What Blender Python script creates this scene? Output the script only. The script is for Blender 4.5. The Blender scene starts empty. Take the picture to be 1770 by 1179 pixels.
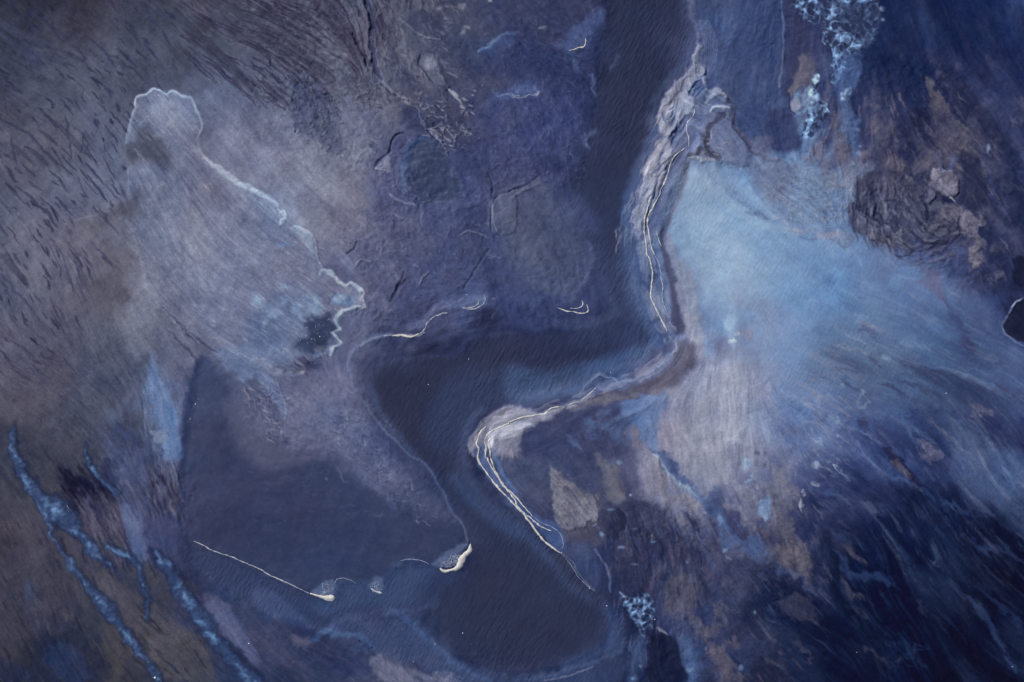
import bpy, math, random
import numpy as np

# ------------------------------------------------------------------ camera, sky, sun
sc = bpy.context.scene
M_PER_PX = 0.1                      # one photo pixel is 10 cm of ground
CX, CY = 885.0, 589.5
ALT = 230.0
cam_d = bpy.data.cameras.new('camera'); cam = bpy.data.objects.new('camera', cam_d)
sc.collection.objects.link(cam); sc.camera = cam
cam.location = (0, 0, ALT); cam.rotation_euler = (0, 0, 0)
cam_d.sensor_width = 36; cam_d.sensor_fit = 'HORIZONTAL'
cam_d.lens = 36 * ALT / (1770 * M_PER_PX)
cam_d.clip_start = 1; cam_d.clip_end = 8000
SUN_EL, SUN_AZ = math.radians(29), math.radians(-48)     # azimuth from +Y (up in the picture), negative = left
world = bpy.data.worlds.new('World'); sc.world = world; world.use_nodes = True
wn = world.node_tree; bg = wn.nodes['Background']
sky = wn.nodes.new('ShaderNodeTexSky'); sky.sky_type = 'NISHITA'; sky.sun_disc = False
sky.sun_elevation = SUN_EL; sky.sun_rotation = SUN_AZ
wn.links.new(sky.outputs[0], bg.inputs[0]); bg.inputs[1].default_value = 0.06
sd_ = bpy.data.lights.new('sun', 'SUN'); sd_.energy = 4.7; sd_.angle = math.radians(0.5); sd_.color = (1, .95, .88)
sun = bpy.data.objects.new('sun', sd_); sc.collection.objects.link(sun)
from mathutils import Vector
sdir = Vector((math.sin(SUN_AZ) * math.cos(SUN_EL), math.cos(SUN_AZ) * math.cos(SUN_EL), math.sin(SUN_EL)))
sun.rotation_euler = sdir.to_track_quat('Z', 'Y').to_euler(); sun.location = sdir * 300
sc.view_settings.view_transform = 'Standard'; sc.view_settings.look = 'None'
sc.view_settings.gamma = 1; sc.view_settings.exposure = 0.0
ILLUM = np.array([.843, .845, .865])      # sun and sky light on level ground, per channel (measured from a test render)
SHEEN = .0055                              # sky sheen on wet ground

# ------------------------------------------------------------------ working grid over the flat, in photo pixels
ST = 1.3
GX0, GY0 = -180.0, -135.0
NX, NY = 1643, 1112
xs = GX0 + ST * np.arange(NX); ys = GY0 + ST * np.arange(NY)
X, Y = np.meshgrid(xs.astype(np.float32), ys.astype(np.float32))

def bs(n, cell, off):
    """cubic B-spline interpolation matrix"""
    t = np.arange(n) / cell + off
    m = int(n / cell) + 6
    A = np.zeros((n, m), np.float32); i = np.floor(t).astype(int); f = t - i
    w = [(1 - f) ** 3 / 6, (3 * f ** 3 - 6 * f ** 2 + 4) / 6, (-3 * f ** 3 + 3 * f ** 2 + 3 * f + 1) / 6, f ** 3 / 6]
    for k in range(4): A[np.arange(n), np.minimum(i + k, m - 1)] += w[k]
    return A
def noise(cell, seed, cy=None, nx=NX, ny=NY):
    cx = cell / ST; cy = (cy or cell) / ST
    r = np.random.RandomState(seed); A = bs(ny, cy, r.rand()); B = bs(nx, cx, r.rand())
    n = A @ r.randn(A.shape[1], B.shape[1]).astype(np.float32) @ B.T
    return (n - n.mean()) / n.std()
def fbm(cell, seed, octv=4, gain=.55):
    o = 0; a = 1
    for k in range(octv):
        o = o + a * noise(max(cell / 2 ** k, 2.0), seed * 7 + k); a *= gain
    return o / o.std()
def clip01(a): return np.clip(a, 0, 1)
def sst(a, b, x): t = clip01((x - a) / (b - a)); return t * t * (3 - 2 * t)

# ------------------------------------------------------------------ direction in which water has combed the ground
FLOW = [(-100,-80,50),(0,0,50),(50,200,55),(100,400,50),(0,500,50),(200,80,52),(130,230,66),(400,40,30),(500,40,28),(550,80,35),(450,150,40),(400,250,35),
(500,350,50),(300,400,50),(450,450,42),(400,550,35),(500,550,50),(240,550,60),(150,480,60),(60,600,45),(150,700,60),(100,850,55),(200,900,55),
(100,1000,70),(60,1100,80),(300,1000,55),(350,1080,55),(260,700,75),(330,750,88),(650,60,75),(700,200,50),(760,250,60),(600,250,55),(550,200,60),
(740,330,88),(850,100,50),(950,80,30),(880,250,60),(920,420,55),(1100,50,95),(1060,300,100),(1150,250,122),(1110,350,110),(1105,420,97),(1130,500,75),(1165,560,85),(1160,640,120),(1080,670,160),(900,720,160),
(830,780,85),(880,870,50),(960,950,55),(640,700,60),(740,820,50),(640,600,120),(760,540,150),(1210,50,78),(1270,120,100),(1240,190,20),(1290,270,60),(1340,60,92),(1400,60,98),(1400,200,105),
(1450,150,95),(1550,100,85),(1600,50,75),(1700,60,60),(1650,200,55),(1740,250,65),(1500,350,75),(1560,380,60),(1650,330,60),(1620,430,160),(1250,420,35),
(1400,350,20),(1400,500,30),(1500,560,15),(1550,650,20),(1650,600,30),(1730,500,60),(1400,700,40),(1500,750,50),(1600,750,48),(1700,750,55),
(1450,850,25),(1350,850,65),(1300,650,90),(1200,700,85),(1150,800,80),(1180,760,42),(1260,900,50),(1300,950,50),(1400,950,60),(1450,1000,50),
(1500,1050,50),(1600,950,48),(1700,950,50),(1700,1100,65),(1600,1100,60),(1400,1130,40),(1250,1050,60),(1150,1000,88),(1100,900,75),(1040,1000,80),
(1200,1150,70),(1090,1100,100),(650,930,15),(500,850,5),(400,1000,30),(560,1100,25),(750,1070,40),(900,1050,110),(750,1150,20),(470,1100,40),(1900,600,45),(1900,1200,60),(1900,0,60),(600,450,50),(700,450,45)]
gy, gx = np.mgrid[0:NY:8, 0:NX:8]
px_ = GX0 + gx * ST; py_ = GY0 + gy * ST
cc = 0; ss = 0
for (fx, fy, fa) in FLOW:
    w = 1 / (((px_ - fx) ** 2 + (py_ - fy) ** 2) + 900.0) ** 1.6
    cc = cc + w * math.cos(2 * math.radians(fa)); ss = ss + w * math.sin(2 * math.radians(fa))
def upl(a, k):                       # linear upsample of a[::k] grid to full
    def mat(n, m):
        t = np.minimum(np.arange(n) / k, m - 1.001); i = t.astype(int); f = (t - i)
        A = np.zeros((n, m), np.float32); A[np.arange(n), i] = 1 - f; A[np.arange(n), i + 1] += f; return A
    return mat(NY, a.shape[0]) @ a.astype(np.float32) @ mat(NX, a.shape[1]).T
ang = .5 * np.arctan2(upl(ss / w.max(), 8), upl(cc / w.max(), 8)) 
ang = np.where(ang < math.radians(-15), ang + math.pi, ang)
ang = ang + 0.16 * fbm(120, 901, 3)
VX = np.cos(ang).astype(np.float32); VY = np.sin(ang).astype(np.float32)

def lic(n, L, k=1, step=1.0):
    vx = VX[::k, ::k]; vy = VY[::k, ::k]; n = n[::k, ::k]
    h, w_ = n.shape; acc = n.copy(); iy, ix = np.mgrid[0:h, 0:w_].astype(np.float32)
    for s in (1, -1):
        px = ix.copy(); py = iy.copy(); ox = s * vx; oy = s * vy
        for t in range(L):
            jx = np.clip(px + .5, 0, w_ - 1).astype(np.int32); jy = np.clip(py + .5, 0, h - 1).astype(np.int32)
            j = jy * w_ + jx
            ax = vx.ravel()[j]; ay = vy.ravel()[j]; sg = np.sign(ax * ox + ay * oy); sg[sg == 0] = 1
            ox = ax * sg; oy = ay * sg
            px += ox * step; py += oy * step
            jx = np.clip(px + .5, 0, w_ - 1).astype(np.int32); jy = np.clip(py + .5, 0, h - 1).astype(np.int32)
            acc += n.ravel()[jy * w_ + jx] * (1 - t / L)
    acc = (acc - acc.mean()) / acc.std()
    return upl(acc, k) if k > 1 else acc
L1 = lic(noise(2.2, 11), 11)                         # fine combed streaks
L2 = lic(noise(6, 12), 18, 2)                        # mid
L3 = lic(noise(16, 13), 40, 2)                       # broad
L4 = lic(noise(34, 14), 34, 4)                       # very broad wisps
N1 = noise(2.2, 21); N2 = fbm(12, 22, 3); N3 = fbm(50, 23, 4); N4 = fbm(160, 24, 4)
WA = fbm(9, 31, 3); WB = fbm(30, 32, 4)              # edge roughness fields
WX = fbm(26, 33, 3); WY = fbm(26, 34, 3); WA2 = np.roll(WA, 137, 1)

# ------------------------------------------------------------------ broad sediment colour (sRGB 0..255), every 100 px
GRID = {
-100:"38 35 55|44 40 58|46 42 62|50 46 66|56 52 74|64 60 84|74 72 98|84 80 106|70 70 100|56 62 100|50 58 100|36 40 78|60 70 110|50 66 112|42 56 100|28 42 86|26 38 82|30 42 88|44 62 108",
0:"50 46 68|58 54 76|62 58 80|62 58 80|64 60 82|72 68 90|82 80 106|88 84 110|74 73 104|58 64 105|52 60 102|38 42 80|70 80 120|54 70 116|44 58 104|28 42 86|26 38 82|30 42 88|45 62 110",
100:"62 60 82|68 66 90|74 72 96|72 70 94|76 74 100|84 82 106|88 86 112|90 88 114|70 70 102|52 58 98|50 60 104|40 44 82|75 80 120|55 68 115|42 52 92|32 46 90|30 42 84|34 44 88|34 46 92",
200:"68 66 90|76 75 100|84 84 110|96 100 130|92 94 124|86 86 114|92 92 120|80 80 112|66 68 105|50 58 102|48 56 100|42 46 84|95 98 132|65 78 122|54 66 112|48 55 95|38 46 85|50 52 88|40 46 88",
300:"74 72 98|84 84 110|92 92 118|104 110 142|106 110 142|104 104 132|98 98 128|70 76 118|58 66 110|60 68 110|46 52 92|66 76 120|98 114 160|104 138 188|100 128 176|56 62 102|75 70 100|42 46 82|36 42 82",
400:"80 78 105|92 90 118|98 98 125|120 126 155|115 122 155|114 122 152|94 96 128|76 82 120|66 74 115|62 72 112|56 64 106|60 72 118|125 160 205|125 165 208|112 148 198|85 110 160|76 76 112|54 57 94|40 45 85",
500:"84 82 108|92 88 114|92 87 112|118 122 150|106 114 148|85 105 148|82 86 122|72 80 122|64 76 122|58 70 116|54 64 108|54 70 116|118 136 178|122 158 205|105 142 192|82 112 162|74 94 144|55 65 110|42 44 78",
600:"82 80 106|88 86 112|100 98 124|104 104 132|92 96 130|78 92 132|76 82 118|50 56 94|44 48 84|44 48 86|44 52 92|56 74 120|84 84 122|128 146 188|108 138 188|80 108 160|72 102 156|60 76 126|50 66 118",
700:"76 72 96|78 73 96|88 84 108|86 98 138|70 74 108|92 94 130|80 84 124|46 48 84|42 44 78|56 66 108|66 74 112|80 100 150|118 126 162|120 132 172|92 116 166|70 92 148|58 76 128|52 65 115|46 56 105",
800:"62 60 84|64 62 84|66 68 98|74 82 120|56 62 100|62 68 106|66 74 116|58 64 106|40 48 86|70 80 118|56 62 98|86 88 122|112 118 156|108 112 148|78 92 142|52 66 118|44 58 108|50 60 106|40 48 92",
900:"60 56 76|72 68 90|70 72 102|58 70 112|48 54 92|48 54 94|54 62 104|56 66 110|46 58 100|50 60 98|70 68 98|56 60 96|84 88 126|88 92 128|52 62 108|32 42 86|28 38 80|32 38 78|28 34 70",
1000:"58 54 72|54 54 78|66 60 80|52 58 92|46 60 100|46 60 102|48 64 106|48 60 100|40 46 84|42 46 82|42 54 96|44 50 86|54 62 102|52 60 98|38 48 90|24 34 74|24 32 70|26 32 66|22 28 62",
1100:"52 50 68|40 46 76|70 64 80|54 54 80|60 66 100|52 58 94|46 56 96|50 62 102|38 44 80|36 42 76|36 50 92|32 42 80|54 66 110|46 52 86|26 36 74|22 32 68|22 30 66|24 28 60|20 26 58",
1200:"44 44 62|34 42 72|64 60 76|50 52 76|40 54 90|48 54 88|48 54 90|92 90 118|66 72 108|44 54 92|40 56 98|34 42 78|44 58 102|40 46 78|24 34 72|22 32 70|22 30 66|24 28 60|20 26 56",
1300:"40 40 58|32 40 68|58 54 70|46 48 70|38 50 84|44 50 82|46 52 86|80 78 106|60 66 100|42 50 88|38 52 92|32 40 74|40 54 96|38 44 74|24 34 70|22 32 68|22 30 64|24 28 58|20 26 56"}
rows = sorted(GRID)
G = np.array([[[float(v) for v in c.split()] for c in GRID[r].split('|')] for r in rows])   # 15 x 19 x 3
def interp_grid(Xq, Yq):
    def cat(t, n):
        t = np.clip(t, 0, n - 1.001); i = t.astype(int); f = t - i; return i, f * f * (3 - 2 * f) * .5 + f * .5
    i, fx = cat(Xq / 100.0, G.shape[1]); j, fy = cat((Yq + 100) / 100.0, G.shape[0])
    fx = fx[..., None]; fy = fy[..., None]
    return (G[j, i] * (1 - fx) * (1 - fy) + G[j, i + 1] * fx * (1 - fy) + G[j + 1, i] * (1 - fx) * fy + G[j + 1, i + 1] * fx * fy)
C = interp_grid(X + 22 * WX + 14 * WB, Y + 22 * WY - 10 * WB).astype(np.float32)
H = np.zeros((NY, NX), np.float32)                   # ground height, metres
AMP = {k: np.full((NY, NX), v, np.float32) for k, v in dict(f=1.0, m=1.0, b=1.0, g=1.0, w=0.0, bub=0.0).items()}

# ------------------------------------------------------------------ drawing tools
def Z(x0, y0, s): return lambda pts: [(x0 + p[0] * s, y0 + p[1] * s) + tuple(q * s for q in p[2:]) for p in pts]
TS = 450 / 1326
A0, A1, A2, A3 = (Z(x, 0, TS) for x in (0, 440, 880, 1320))
B0, B1, B2, B3 = (Z(x, 390, TS) for x in (0, 440, 880, 1320))
C0, C1, C2, C3 = (Z(x, 779, TS) for x in (0, 440, 880, 1320))
R_ = lambda pts: [tuple(p) for p in pts]
def smooth(pts, closed, n=5):
    P = np.array(pts, float)
    if len(P) < 3: return P
    if closed: Q = np.vstack([P[-1], P, P[0], P[1]])
    else: Q = np.vstack([2 * P[0] - P[1], P, 2 * P[-1] - P[-2]])
    out = []
    for i in range(1, len(Q) - 2):
        for k in range(n):
            t = k / n; a, b, c, d = Q[i - 1], Q[i], Q[i + 1], Q[i + 2]
            out.append(.5 * ((2 * b) + (-a + c) * t + (2 * a - 5 * b + 4 * c - d) * t * t + (-a + 3 * b - 3 * c + d) * t ** 3))
    if not closed: out.append(P[-1])
    return np.array(out)
def window(P, pad):
    i0 = max(0, int((P[:, 0].min() - pad - GX0) / ST)); i1 = min(NX, int((P[:, 0].max() + pad - GX0) / ST) + 2)
    j0 = max(0, int((P[:, 1].min() - pad - GY0) / ST)); j1 = min(NY, int((P[:, 1].max() + pad - GY0) / ST) + 2)
    return slice(j0, j1), slice(i0, i1)
def warped(sl, w, wb):
    x = X[sl]; y = Y[sl]
    if w: x = x + w * WA[sl]; y = y + w * WA2[sl]
    if wb: x = x + wb * WX[sl]; y = y + wb * WY[sl]
    return x, y
def poly_mask(pts, f, w=0, wb=0, n=4):
    """soft mask of a closed outline; f feather px"""
    P = smooth(pts, True, n); sl = window(P, f + 3 * w + 3 * wb + 3)
    if sl[0].stop <= sl[0].start or sl[1].stop <= sl[1].start: return None, None
    x, y = warped(sl, w, wb); d2 = np.full(x.shape, 1e9, np.float32); ins = np.zeros(x.shape, bool)
    A = P; Bq = np.roll(P, -1, 0)
    for (ax, ay), (bx, by) in zip(A, Bq):
        ex, ey = bx - ax, by - ay; l2 = ex * ex + ey * ey + 1e-9
        t = np.clip(((x - ax) * ex + (y - ay) * ey) / l2, 0, 1)
        dx = x - ax - t * ex; dy = y - ay - t * ey
        np.minimum(d2, dx * dx + dy * dy, out=d2)
        if ay != by:
            c = ((ay > y) != (by > y)) & (x < ex * (y - ay) / (by - ay) + ax); ins ^= c
    d = np.sqrt(d2); d[~ins] *= -1
    return sl, sst(-f, f, d)
def stroke_mask(pts, f, w=0, wb=0, n=4, wd=None):
    """mask of a line of varying half width (third value)"""
    pts = [tuple(p) + ((wd,) if len(p) == 2 else ()) for p in pts]
    P = smooth(pts, False, n); mx = P[:, 2].max(); sl = window(P, f + mx + 3 * w + 3 * wb + 2)
    if sl[0].stop <= sl[0].start or sl[1].stop <= sl[1].start: return None, None, None
    x, y = warped(sl, w, wb); best = np.full(x.shape, 1e9, np.float32); side = np.zeros(x.shape, np.float32)
    for (ax, ay, aw), (bx, by, bw) in zip(P[:-1], P[1:]):
        ex, ey = bx - ax, by - ay; l2 = ex * ex + ey * ey + 1e-9
        t = np.clip(((x - ax) * ex + (y - ay) * ey) / l2, 0, 1)
        dx = x - ax - t * ex; dy = y - ay - t * ey
        d = np.sqrt(dx * dx + dy * dy) - (aw + t * (bw - aw)); m = d < best
        best = np.where(m, d, best); side = np.where(m, np.sign(ex * dy - ey * dx), side)
    return sl, sst(f, -f, best), side
GRADED = [False]; CRISP = []
def put(sl, m, col=None, op=1.0, h=0.0, brk=None, amp=None, mul=None):
    if sl is None: return
    if brk: # (field, low, high): breaks the mask up along the comb of the flow
        m = m * sst(brk[1], brk[2], brk[0][sl])
    if col is not None:
        if GRADED[0] == 'replay': col = tone(col)
        a = (m * op)[..., None]; C[sl] = C[sl] * (1 - a) + np.array(col, np.float32) * a
    if mul is not None:
        C[sl] *= 1 + (mul - 1) * (m * op)[..., None]
    if h: H[sl] += h * m
    if amp:
        for k, v in amp.items(): AMP[k][sl] = AMP[k][sl] * (1 - m) + v * m
def P(pts, col=None, f=6, op=1.0, w=1.5, wb=0, h=0.0, brk=None, amp=None, mul=None, n=4):
    if not GRADED[0] and f <= 6 and col is not None: CRISP.append(('P', pts, dict(col=col, f=f, op=op, w=w, wb=wb, brk=brk, n=n)))
    sl, m = poly_mask(pts, f, w, wb, n); put(sl, m, col, op, h, brk, amp, mul)
def S(pts, col=None, wd=2.0, f=1.5, op=1.0, w=.6, wb=0, h=0.0, brk=None, amp=None, mul=None, n=4):
    if not GRADED[0] and f <= 5: CRISP.append(('S', pts, dict(col=col, wd=wd, f=f, op=op, w=w, wb=wb, brk=brk, n=n)))
    sl, m, _ = stroke_mask(pts, f, w, wb, n, wd); put(sl, m, col, op, h, brk, amp, mul)
def E(x, y, rx, ry, a=0, **k):                        # soft ellipse
    c, s = math.cos(math.radians(a)), math.sin(math.radians(a))
    P([(x + rx * math.cos(t) * c - ry * math.sin(t) * s, y + rx * math.cos(t) * s + ry * math.sin(t) * c) for t in np.linspace(0, 2 * math.pi, 11)[:-1]], **k)

def tone(c):
    """grade of the hand-read palette: greyer, with a cooler sand"""
    c = np.asarray(c, np.float32); L = c.mean(-1, keepdims=True); w = c[..., 0:1] - c[..., 1:2]
    w2 = np.where(w > -8, (w + 8) * .44 - 8, w); d = (w - w2) / 2
    c = np.concatenate([c[..., 0:1] - d, c[..., 1:2] + d, c[..., 2:3]], -1)
    c = L + (c - L) * .84
    c = np.concatenate([c[..., :2], np.maximum(c[..., 2:3], c[..., 0:1] * 1.12 + 6)], -1)
    return c * np.interp(L, [0, 30, 50, 75, 110, 150, 200], [.78, .78, .93, 1.03, 1.03, .99, .98])
COMB_K = {1: 1.0, 2: 1.0, 3: 1.1, 4: .9, 12: .9, 14: .8, 16: .9, 18: 1.2, 19: 1.1, 20: 1.0, 24: 1.0, 31: 1.0, 32: 1.0, 33: .9, 34: .8, 37: 1.1, 38: 1.1, 41: .9, 43: 1.1, 44: 1.0, 45: 1.0, 46: 1.0, 47: 1.0, 48: 1.0, 49: 1.0, 50: 1.0, 51: 1.0, 52: 1.0, 53: 1.0, 54: 1.0, 55: 1.0, 56: .8, 57: 1.0}
def comb(region, n, ln, wd, cols, op, seed, h=0.0, wander=.12, f=1.2, dash=False):
    """many separate streaks that follow the flow inside a region"""
    rs = random.Random(seed); sl, m = poly_mask(region, 12, 6)
    P_ = np.array([(p[0], p[1]) for p in region]); x0, y0 = P_.min(0); x1, y1 = P_.max(0); k = 0; tries = 0
    while k < n and tries < n * 6:
        tries += 1; x, y = rs.uniform(x0, x1), rs.uniform(y0, y1)
        i, j = int((x - GX0) / ST), int((y - GY0) / ST)
        if not (0 <= i < NX and 0 <= j < NY): continue
        jj, ii = j - sl[0].start, i - sl[1].start
        if not (0 <= jj < m.shape[0] and 0 <= ii < m.shape[1]) or m[jj, ii] < rs.random() * .9 + .05: continue
        L_ = rs.uniform(*ln) * rs.uniform(.5, 1); st = max(3, L_ / 6); a0 = rs.uniform(-wander, wander); pts = [(x, y)]; s_ = 0
        while s_ < L_:
            i, j = int(np.clip((x - GX0) / ST, 0, NX - 1)), int(np.clip((y - GY0) / ST, 0, NY - 1))
            a = float(ang[j, i]) + a0 + rs.uniform(-.5, .5) * wander; x += math.cos(a) * st; y += math.sin(a) * st; s_ += st; pts.append((x, y))
        w = rs.uniform(*wd); N_ = len(pts)
        S([(a, b, w * math.sin(math.pi * (q + .6) / (N_ + .2)) ** .8) for q, (a, b) in enumerate(pts)], rs.choice(cols), f=f, op=rs.uniform(*op) * COMB_K.get(seed, .55), w=rs.choice((.5, .9, 1.4)), h=h * rs.uniform(.4, 1), n=2)
        k += 1
def fray(m, d1, d2, d3):
    """pull colours and relief out along the flow, fibre by fibre"""
    D = (d1 * L1 + d2 * L2 + d3 * L3) * m / ST
    jy = np.clip(np.arange(NY)[:, None] + VY * D + .5, 0, NY - 1).astype(int); ix = np.clip(np.arange(NX)[None] + VX * D + .5, 0, NX - 1).astype(int)
    C[:] = C[jy, ix]; H[:] = H[jy, ix]
# ------------------------------------------------------------------ waters and banks: outlines shared by colour, height and object split
RIVER = R_([(1058,-60),(1052,0),(1040,60),(1035,130),(1025,190),(1012,240),(1005,300),(985,335),(1000,380),(1020,430),(1038,470),(1052,505),(1048,530),(1000,562),(940,580),(870,572),(830,585),(790,612),(720,614),(650,624),(628,655),(636,700),(670,750),(705,795),(745,840),(776,880),(803,925),(818,960),(800,990),(765,1010),(745,1050),(760,1100),(800,1135),(870,1160),(960,1150),(1030,1120),(1056,1080),(1040,1030),(1000,985),(960,945),(910,905),(862,868),(832,830),(808,780),(812,740),(838,716),(890,698),(950,678),(1010,660),(1070,640),(1120,610),(1136,580),(1118,545),(1106,500),(1098,450),(1094,400),(1104,350),(1124,290),(1130,225),(1148,170),(1182,125),(1198,80),(1192,0),(1190,-60)])
POOL = R_([(345,628),(330,700),(320,800),(316,870),(318,930),(345,945),(380,958),(450,990),(520,1018),(575,1033),(590,1003),(630,1008),(665,1003),(690,975),(740,968),(780,960),(812,930),(796,890),(760,850),(700,850),(640,840),(600,800),(540,790),(480,770),(430,720),(400,660)])
LAGOON = R_([(1185,285),(1215,272),(1270,300),(1330,345),(1400,385),(1450,415),(1500,405),(1560,445),(1640,480),(1720,545),(1780,620),(1800,700),(1700,720),(1600,700),(1500,720),(1440,700),(1380,690),(1300,650),(1250,610),(1215,560),(1190,500),(1165,440),(1160,380),(1168,330)])
CHANNEL2 = R_([(330,948),(380,962),(450,995),(530,1028),(580,1040),(600,1008),(650,1018),(690,985),(740,976),(800,990),(765,1010),(745,1050),(700,1060),(620,1062),(560,1090),(520,1075),(460,1060),(420,1040),(370,1000),(330,975)])
LOWER = R_([(560,1075),(640,1065),(700,1075),(750,1110),(800,1145),(880,1168),(960,1158),(1040,1128),(1060,1085),(1085,1060),(1080,1140),(1050,1200),(900,1230),(820,1200),(740,1160),(660,1130),(600,1120)])
BANK = A2([(955,220),(940,310),(880,390),(810,470),(765,560),(755,640),(770,700),(720,800),(690,900),(655,1020),(635,1110),(640,1190),(700,1240),(760,1200),(790,1110),(850,1000),(900,860),(940,800),(960,760),(1000,700),(980,560),(1000,460),(990,330),(995,240)])
CORE = R_([(1130,560),(1160,600),(1200,585),(1207,620),(1185,665),(1130,690),(1070,700),(1010,705),(960,712),(900,735),(870,760),(868,800),(880,850),(920,900),(960,940),(975,952),(955,940),(905,885),(850,840),(826,800),(818,760),(835,735),(880,712),(950,690),(1010,668),(1080,650),(1120,615)])

# --- broad washes -------------------------------------------------------------------
P(RIVER, (43,52,88), f=20, op=.55, w=2, h=-.25, amp=dict(f=.15,m=.2,b=.35,g=.6,w=1.0))
P(R_([(1060,-60),(1050,60),(1045,200),(1010,320),(1050,420),(1090,430),(1110,280),(1130,180),(1160,60),(1150,-60)]), (38,46,80), f=36, op=.7)
P(R_([(650,640),(760,628),(860,600),(960,598),(1040,600),(1050,625),(960,660),(870,690),(820,715),(770,800),(720,780),(670,720),(645,680)]), (42,46,78), f=20, op=.85, w=2)
P(R_([(770,760),(800,820),(860,880),(930,930),(1000,1000),(1040,1060),(990,1120),(880,1140),(790,1110),(760,1060),(800,1010),(830,960),(800,890),(760,840)]), (41,50,82), f=28, op=.55)
P(B1([(900,930),(1000,760),(1180,700),(1326,760),(1326,900),(1200,920),(1130,1000),(1090,1080),(1000,1179),(900,1150),(860,1040)]), (44,62,104), f=24, op=.65)  # bluish sheen on the bend, painted into the water colour
P(B2([(0,700),(200,740),(400,680),(560,640),(740,560),(770,580),(700,640),(560,720),(440,750),(350,850),(200,880),(0,890)]), (60,86,134), f=12, op=.7)
P(B2([(570,10),(640,60),(690,180),(700,330),(730,430),(770,520),(790,590),(740,600),(690,520),(620,420),(600,300),(560,160)]), (62,84,132), f=14, op=.6)
P(B2([(0,470),(160,560),(330,560),(260,600),(250,640),(500,600),(720,580),(560,640),(250,720),(0,700)]), (43,47,86), f=16, op=.5)
S(B1([(700,668,6),(900,665,6),(1040,650,6),(1070,600,8),(1130,560,8),(1326,540,6)]), (60,66,112), f=6, op=.6, w=1)
S(B1([(590,750,10),(600,720,10),(700,690,6),(800,670,4)]), (62,76,120), f=8, op=.5)
P(A2([(740,620),(770,700),(720,800),(680,920),(640,1040),(620,1179),(600,1179),(570,1100),(600,950),(650,820),(700,730)]), (62,80,128), f=9, op=.8)
# milky lagoon and the flow that spreads from it
P(LAGOON, (110,146,196), f=16, op=.25, w=2, h=-.15, amp=dict(f=.35,m=.4,b=.8,g=.5,w=.3))
E(1235,400,60,105,-12, col=(130,168,212), f=40, op=.8)
E(1290,440,85,55,35, col=(126,164,208), f=40, op=.6)
E(1200,330,22,40,0, col=(134,172,214), f=16, op=.5)
P(R_([(1140,720),(1200,640),(1260,620),(1320,640),(1330,720),(1310,800),(1300,860),(1230,860),(1180,840),(1130,800)]), (140,144,176), f=34, op=.8)
P(R_([(1110,790),(1150,800),(1190,830),(1215,870),(1200,900),(1150,880),(1110,850)]), (132,134,168), f=14, op=.7)
P(R_([(1075,690),(1145,672),(1150,700),(1135,740),(1140,790),(1120,770),(1095,740),(1070,720)]), (82,112,166), f=8, op=.85, w=2)
P(B2([(790,30),(830,60),(860,160),(930,250),(950,380),(985,560),(1000,660),(990,700),(930,620),(880,470),(850,330),(830,200)]), (140,134,166), f=5, op=.75, w=2)
P(B2([(900,440),(940,370),(965,480),(985,580),(960,600),(930,540)]), (168,166,190), f=7, op=.7, w=2)
# rusty rim round the river bank
S(A2([(925,800,12),(900,880,16),(870,990,16),(830,1080,14),(790,1179,14)]), (84,74,108), f=4, op=.75, w=1, h=-.05)
S(B2([(775,30,10),(790,120,14),(815,230,16),(835,340,16),(845,430,20),(870,520,30)]), (68,64,100), f=4, op=.8, w=1)
P(B2([(880,570),(940,600),(955,660),(930,720),(860,790),(760,840),(640,870),(520,890),(380,890),(440,850),(600,820),(720,790),(790,740),(840,660),(860,600)]), (84,70,104), f=7, op=.85, w=2, amp=dict(m=1.2))
P(B2([(480,850),(600,850),(720,835),(800,835),(720,860),(600,880),(480,905),(380,930),(250,945),(180,965),(240,930),(340,905),(400,890)]), (98,88,116), f=4, op=.8, w=2, amp=dict(g=2))
P(B2([(380,945),(480,905),(560,900),(580,960),(590,1080),(560,1179),(0,1179),(60,1080),(120,1000),(250,950)]), (54,58,98), f=8, op=.7, w=2)
# left sand: plume with a scalloped edge
PL = A0([(650,980),(650,830),(645,730),(660,640),(690,540),(700,490),(740,482),(780,455),(820,468),(850,482),(880,465),(930,490),(975,500),(1000,560),(1022,610),(1030,650),(1010,720),(1030,780),(1070,830),(1130,870),(1220,930),(1300,972)]) + \
     A1([(60,990),(110,1030),(135,1080),(155,1110)]) + B1([(200,5),(260,20),(300,60),(312,110),(315,160),(340,210),(375,232),(410,255),(440,290),(462,305),(490,290),(520,310),(545,330),(550,370),(560,412),(500,422),(450,435),(425,470),(415,520),(395,545),(425,570),(435,600),(400,640),(380,665),(300,680),(250,700)]) + \
     R_([(430,640),(360,600),(300,560),(262,520),(240,440),(222,380)])
P(PL, (110,116,148), f=5, op=.45, w=1.2, n=3, h=.12, amp=dict(f=1.3,m=1.3,b=1.2))
E(295,190,40,28,15, col=(128,138,170), f=14, op=.55, w=2)
E(310,205,22,16,20, col=(104,112,150), f=12, op=.5)
S(A0([(645,735,1.2),(650,680,1.2),(662,620,1.6),(690,540,2),(698,492,2.5),(740,480,3),(780,455,3),(820,468,3),(850,482,3),(885,465,3),(930,490,3),(975,500,3),(1000,560,3),(1022,610,4),(1032,650,4),(1012,700,3)]), (150,162,194), f=2.0, op=.8, w=.8, h=.05)
S(A0([(650,740,3),(655,790,3),(650,830,2),(655,960,1)]), (150,158,188), wd=.5, f=1.2, op=.35, w=.4)
P(A0([(650,745),(690,710),(730,660),(790,690),(860,790),(860,850),(780,830),(720,810),(655,835)]), (80,76,98), f=9, op=.75, w=2)
P(A0([(560,1060),(640,1050),(700,960),(720,980),(690,1080),(620,1110),(540,1100)]), (86,80,102), f=9, op=.7, w=2)
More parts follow.
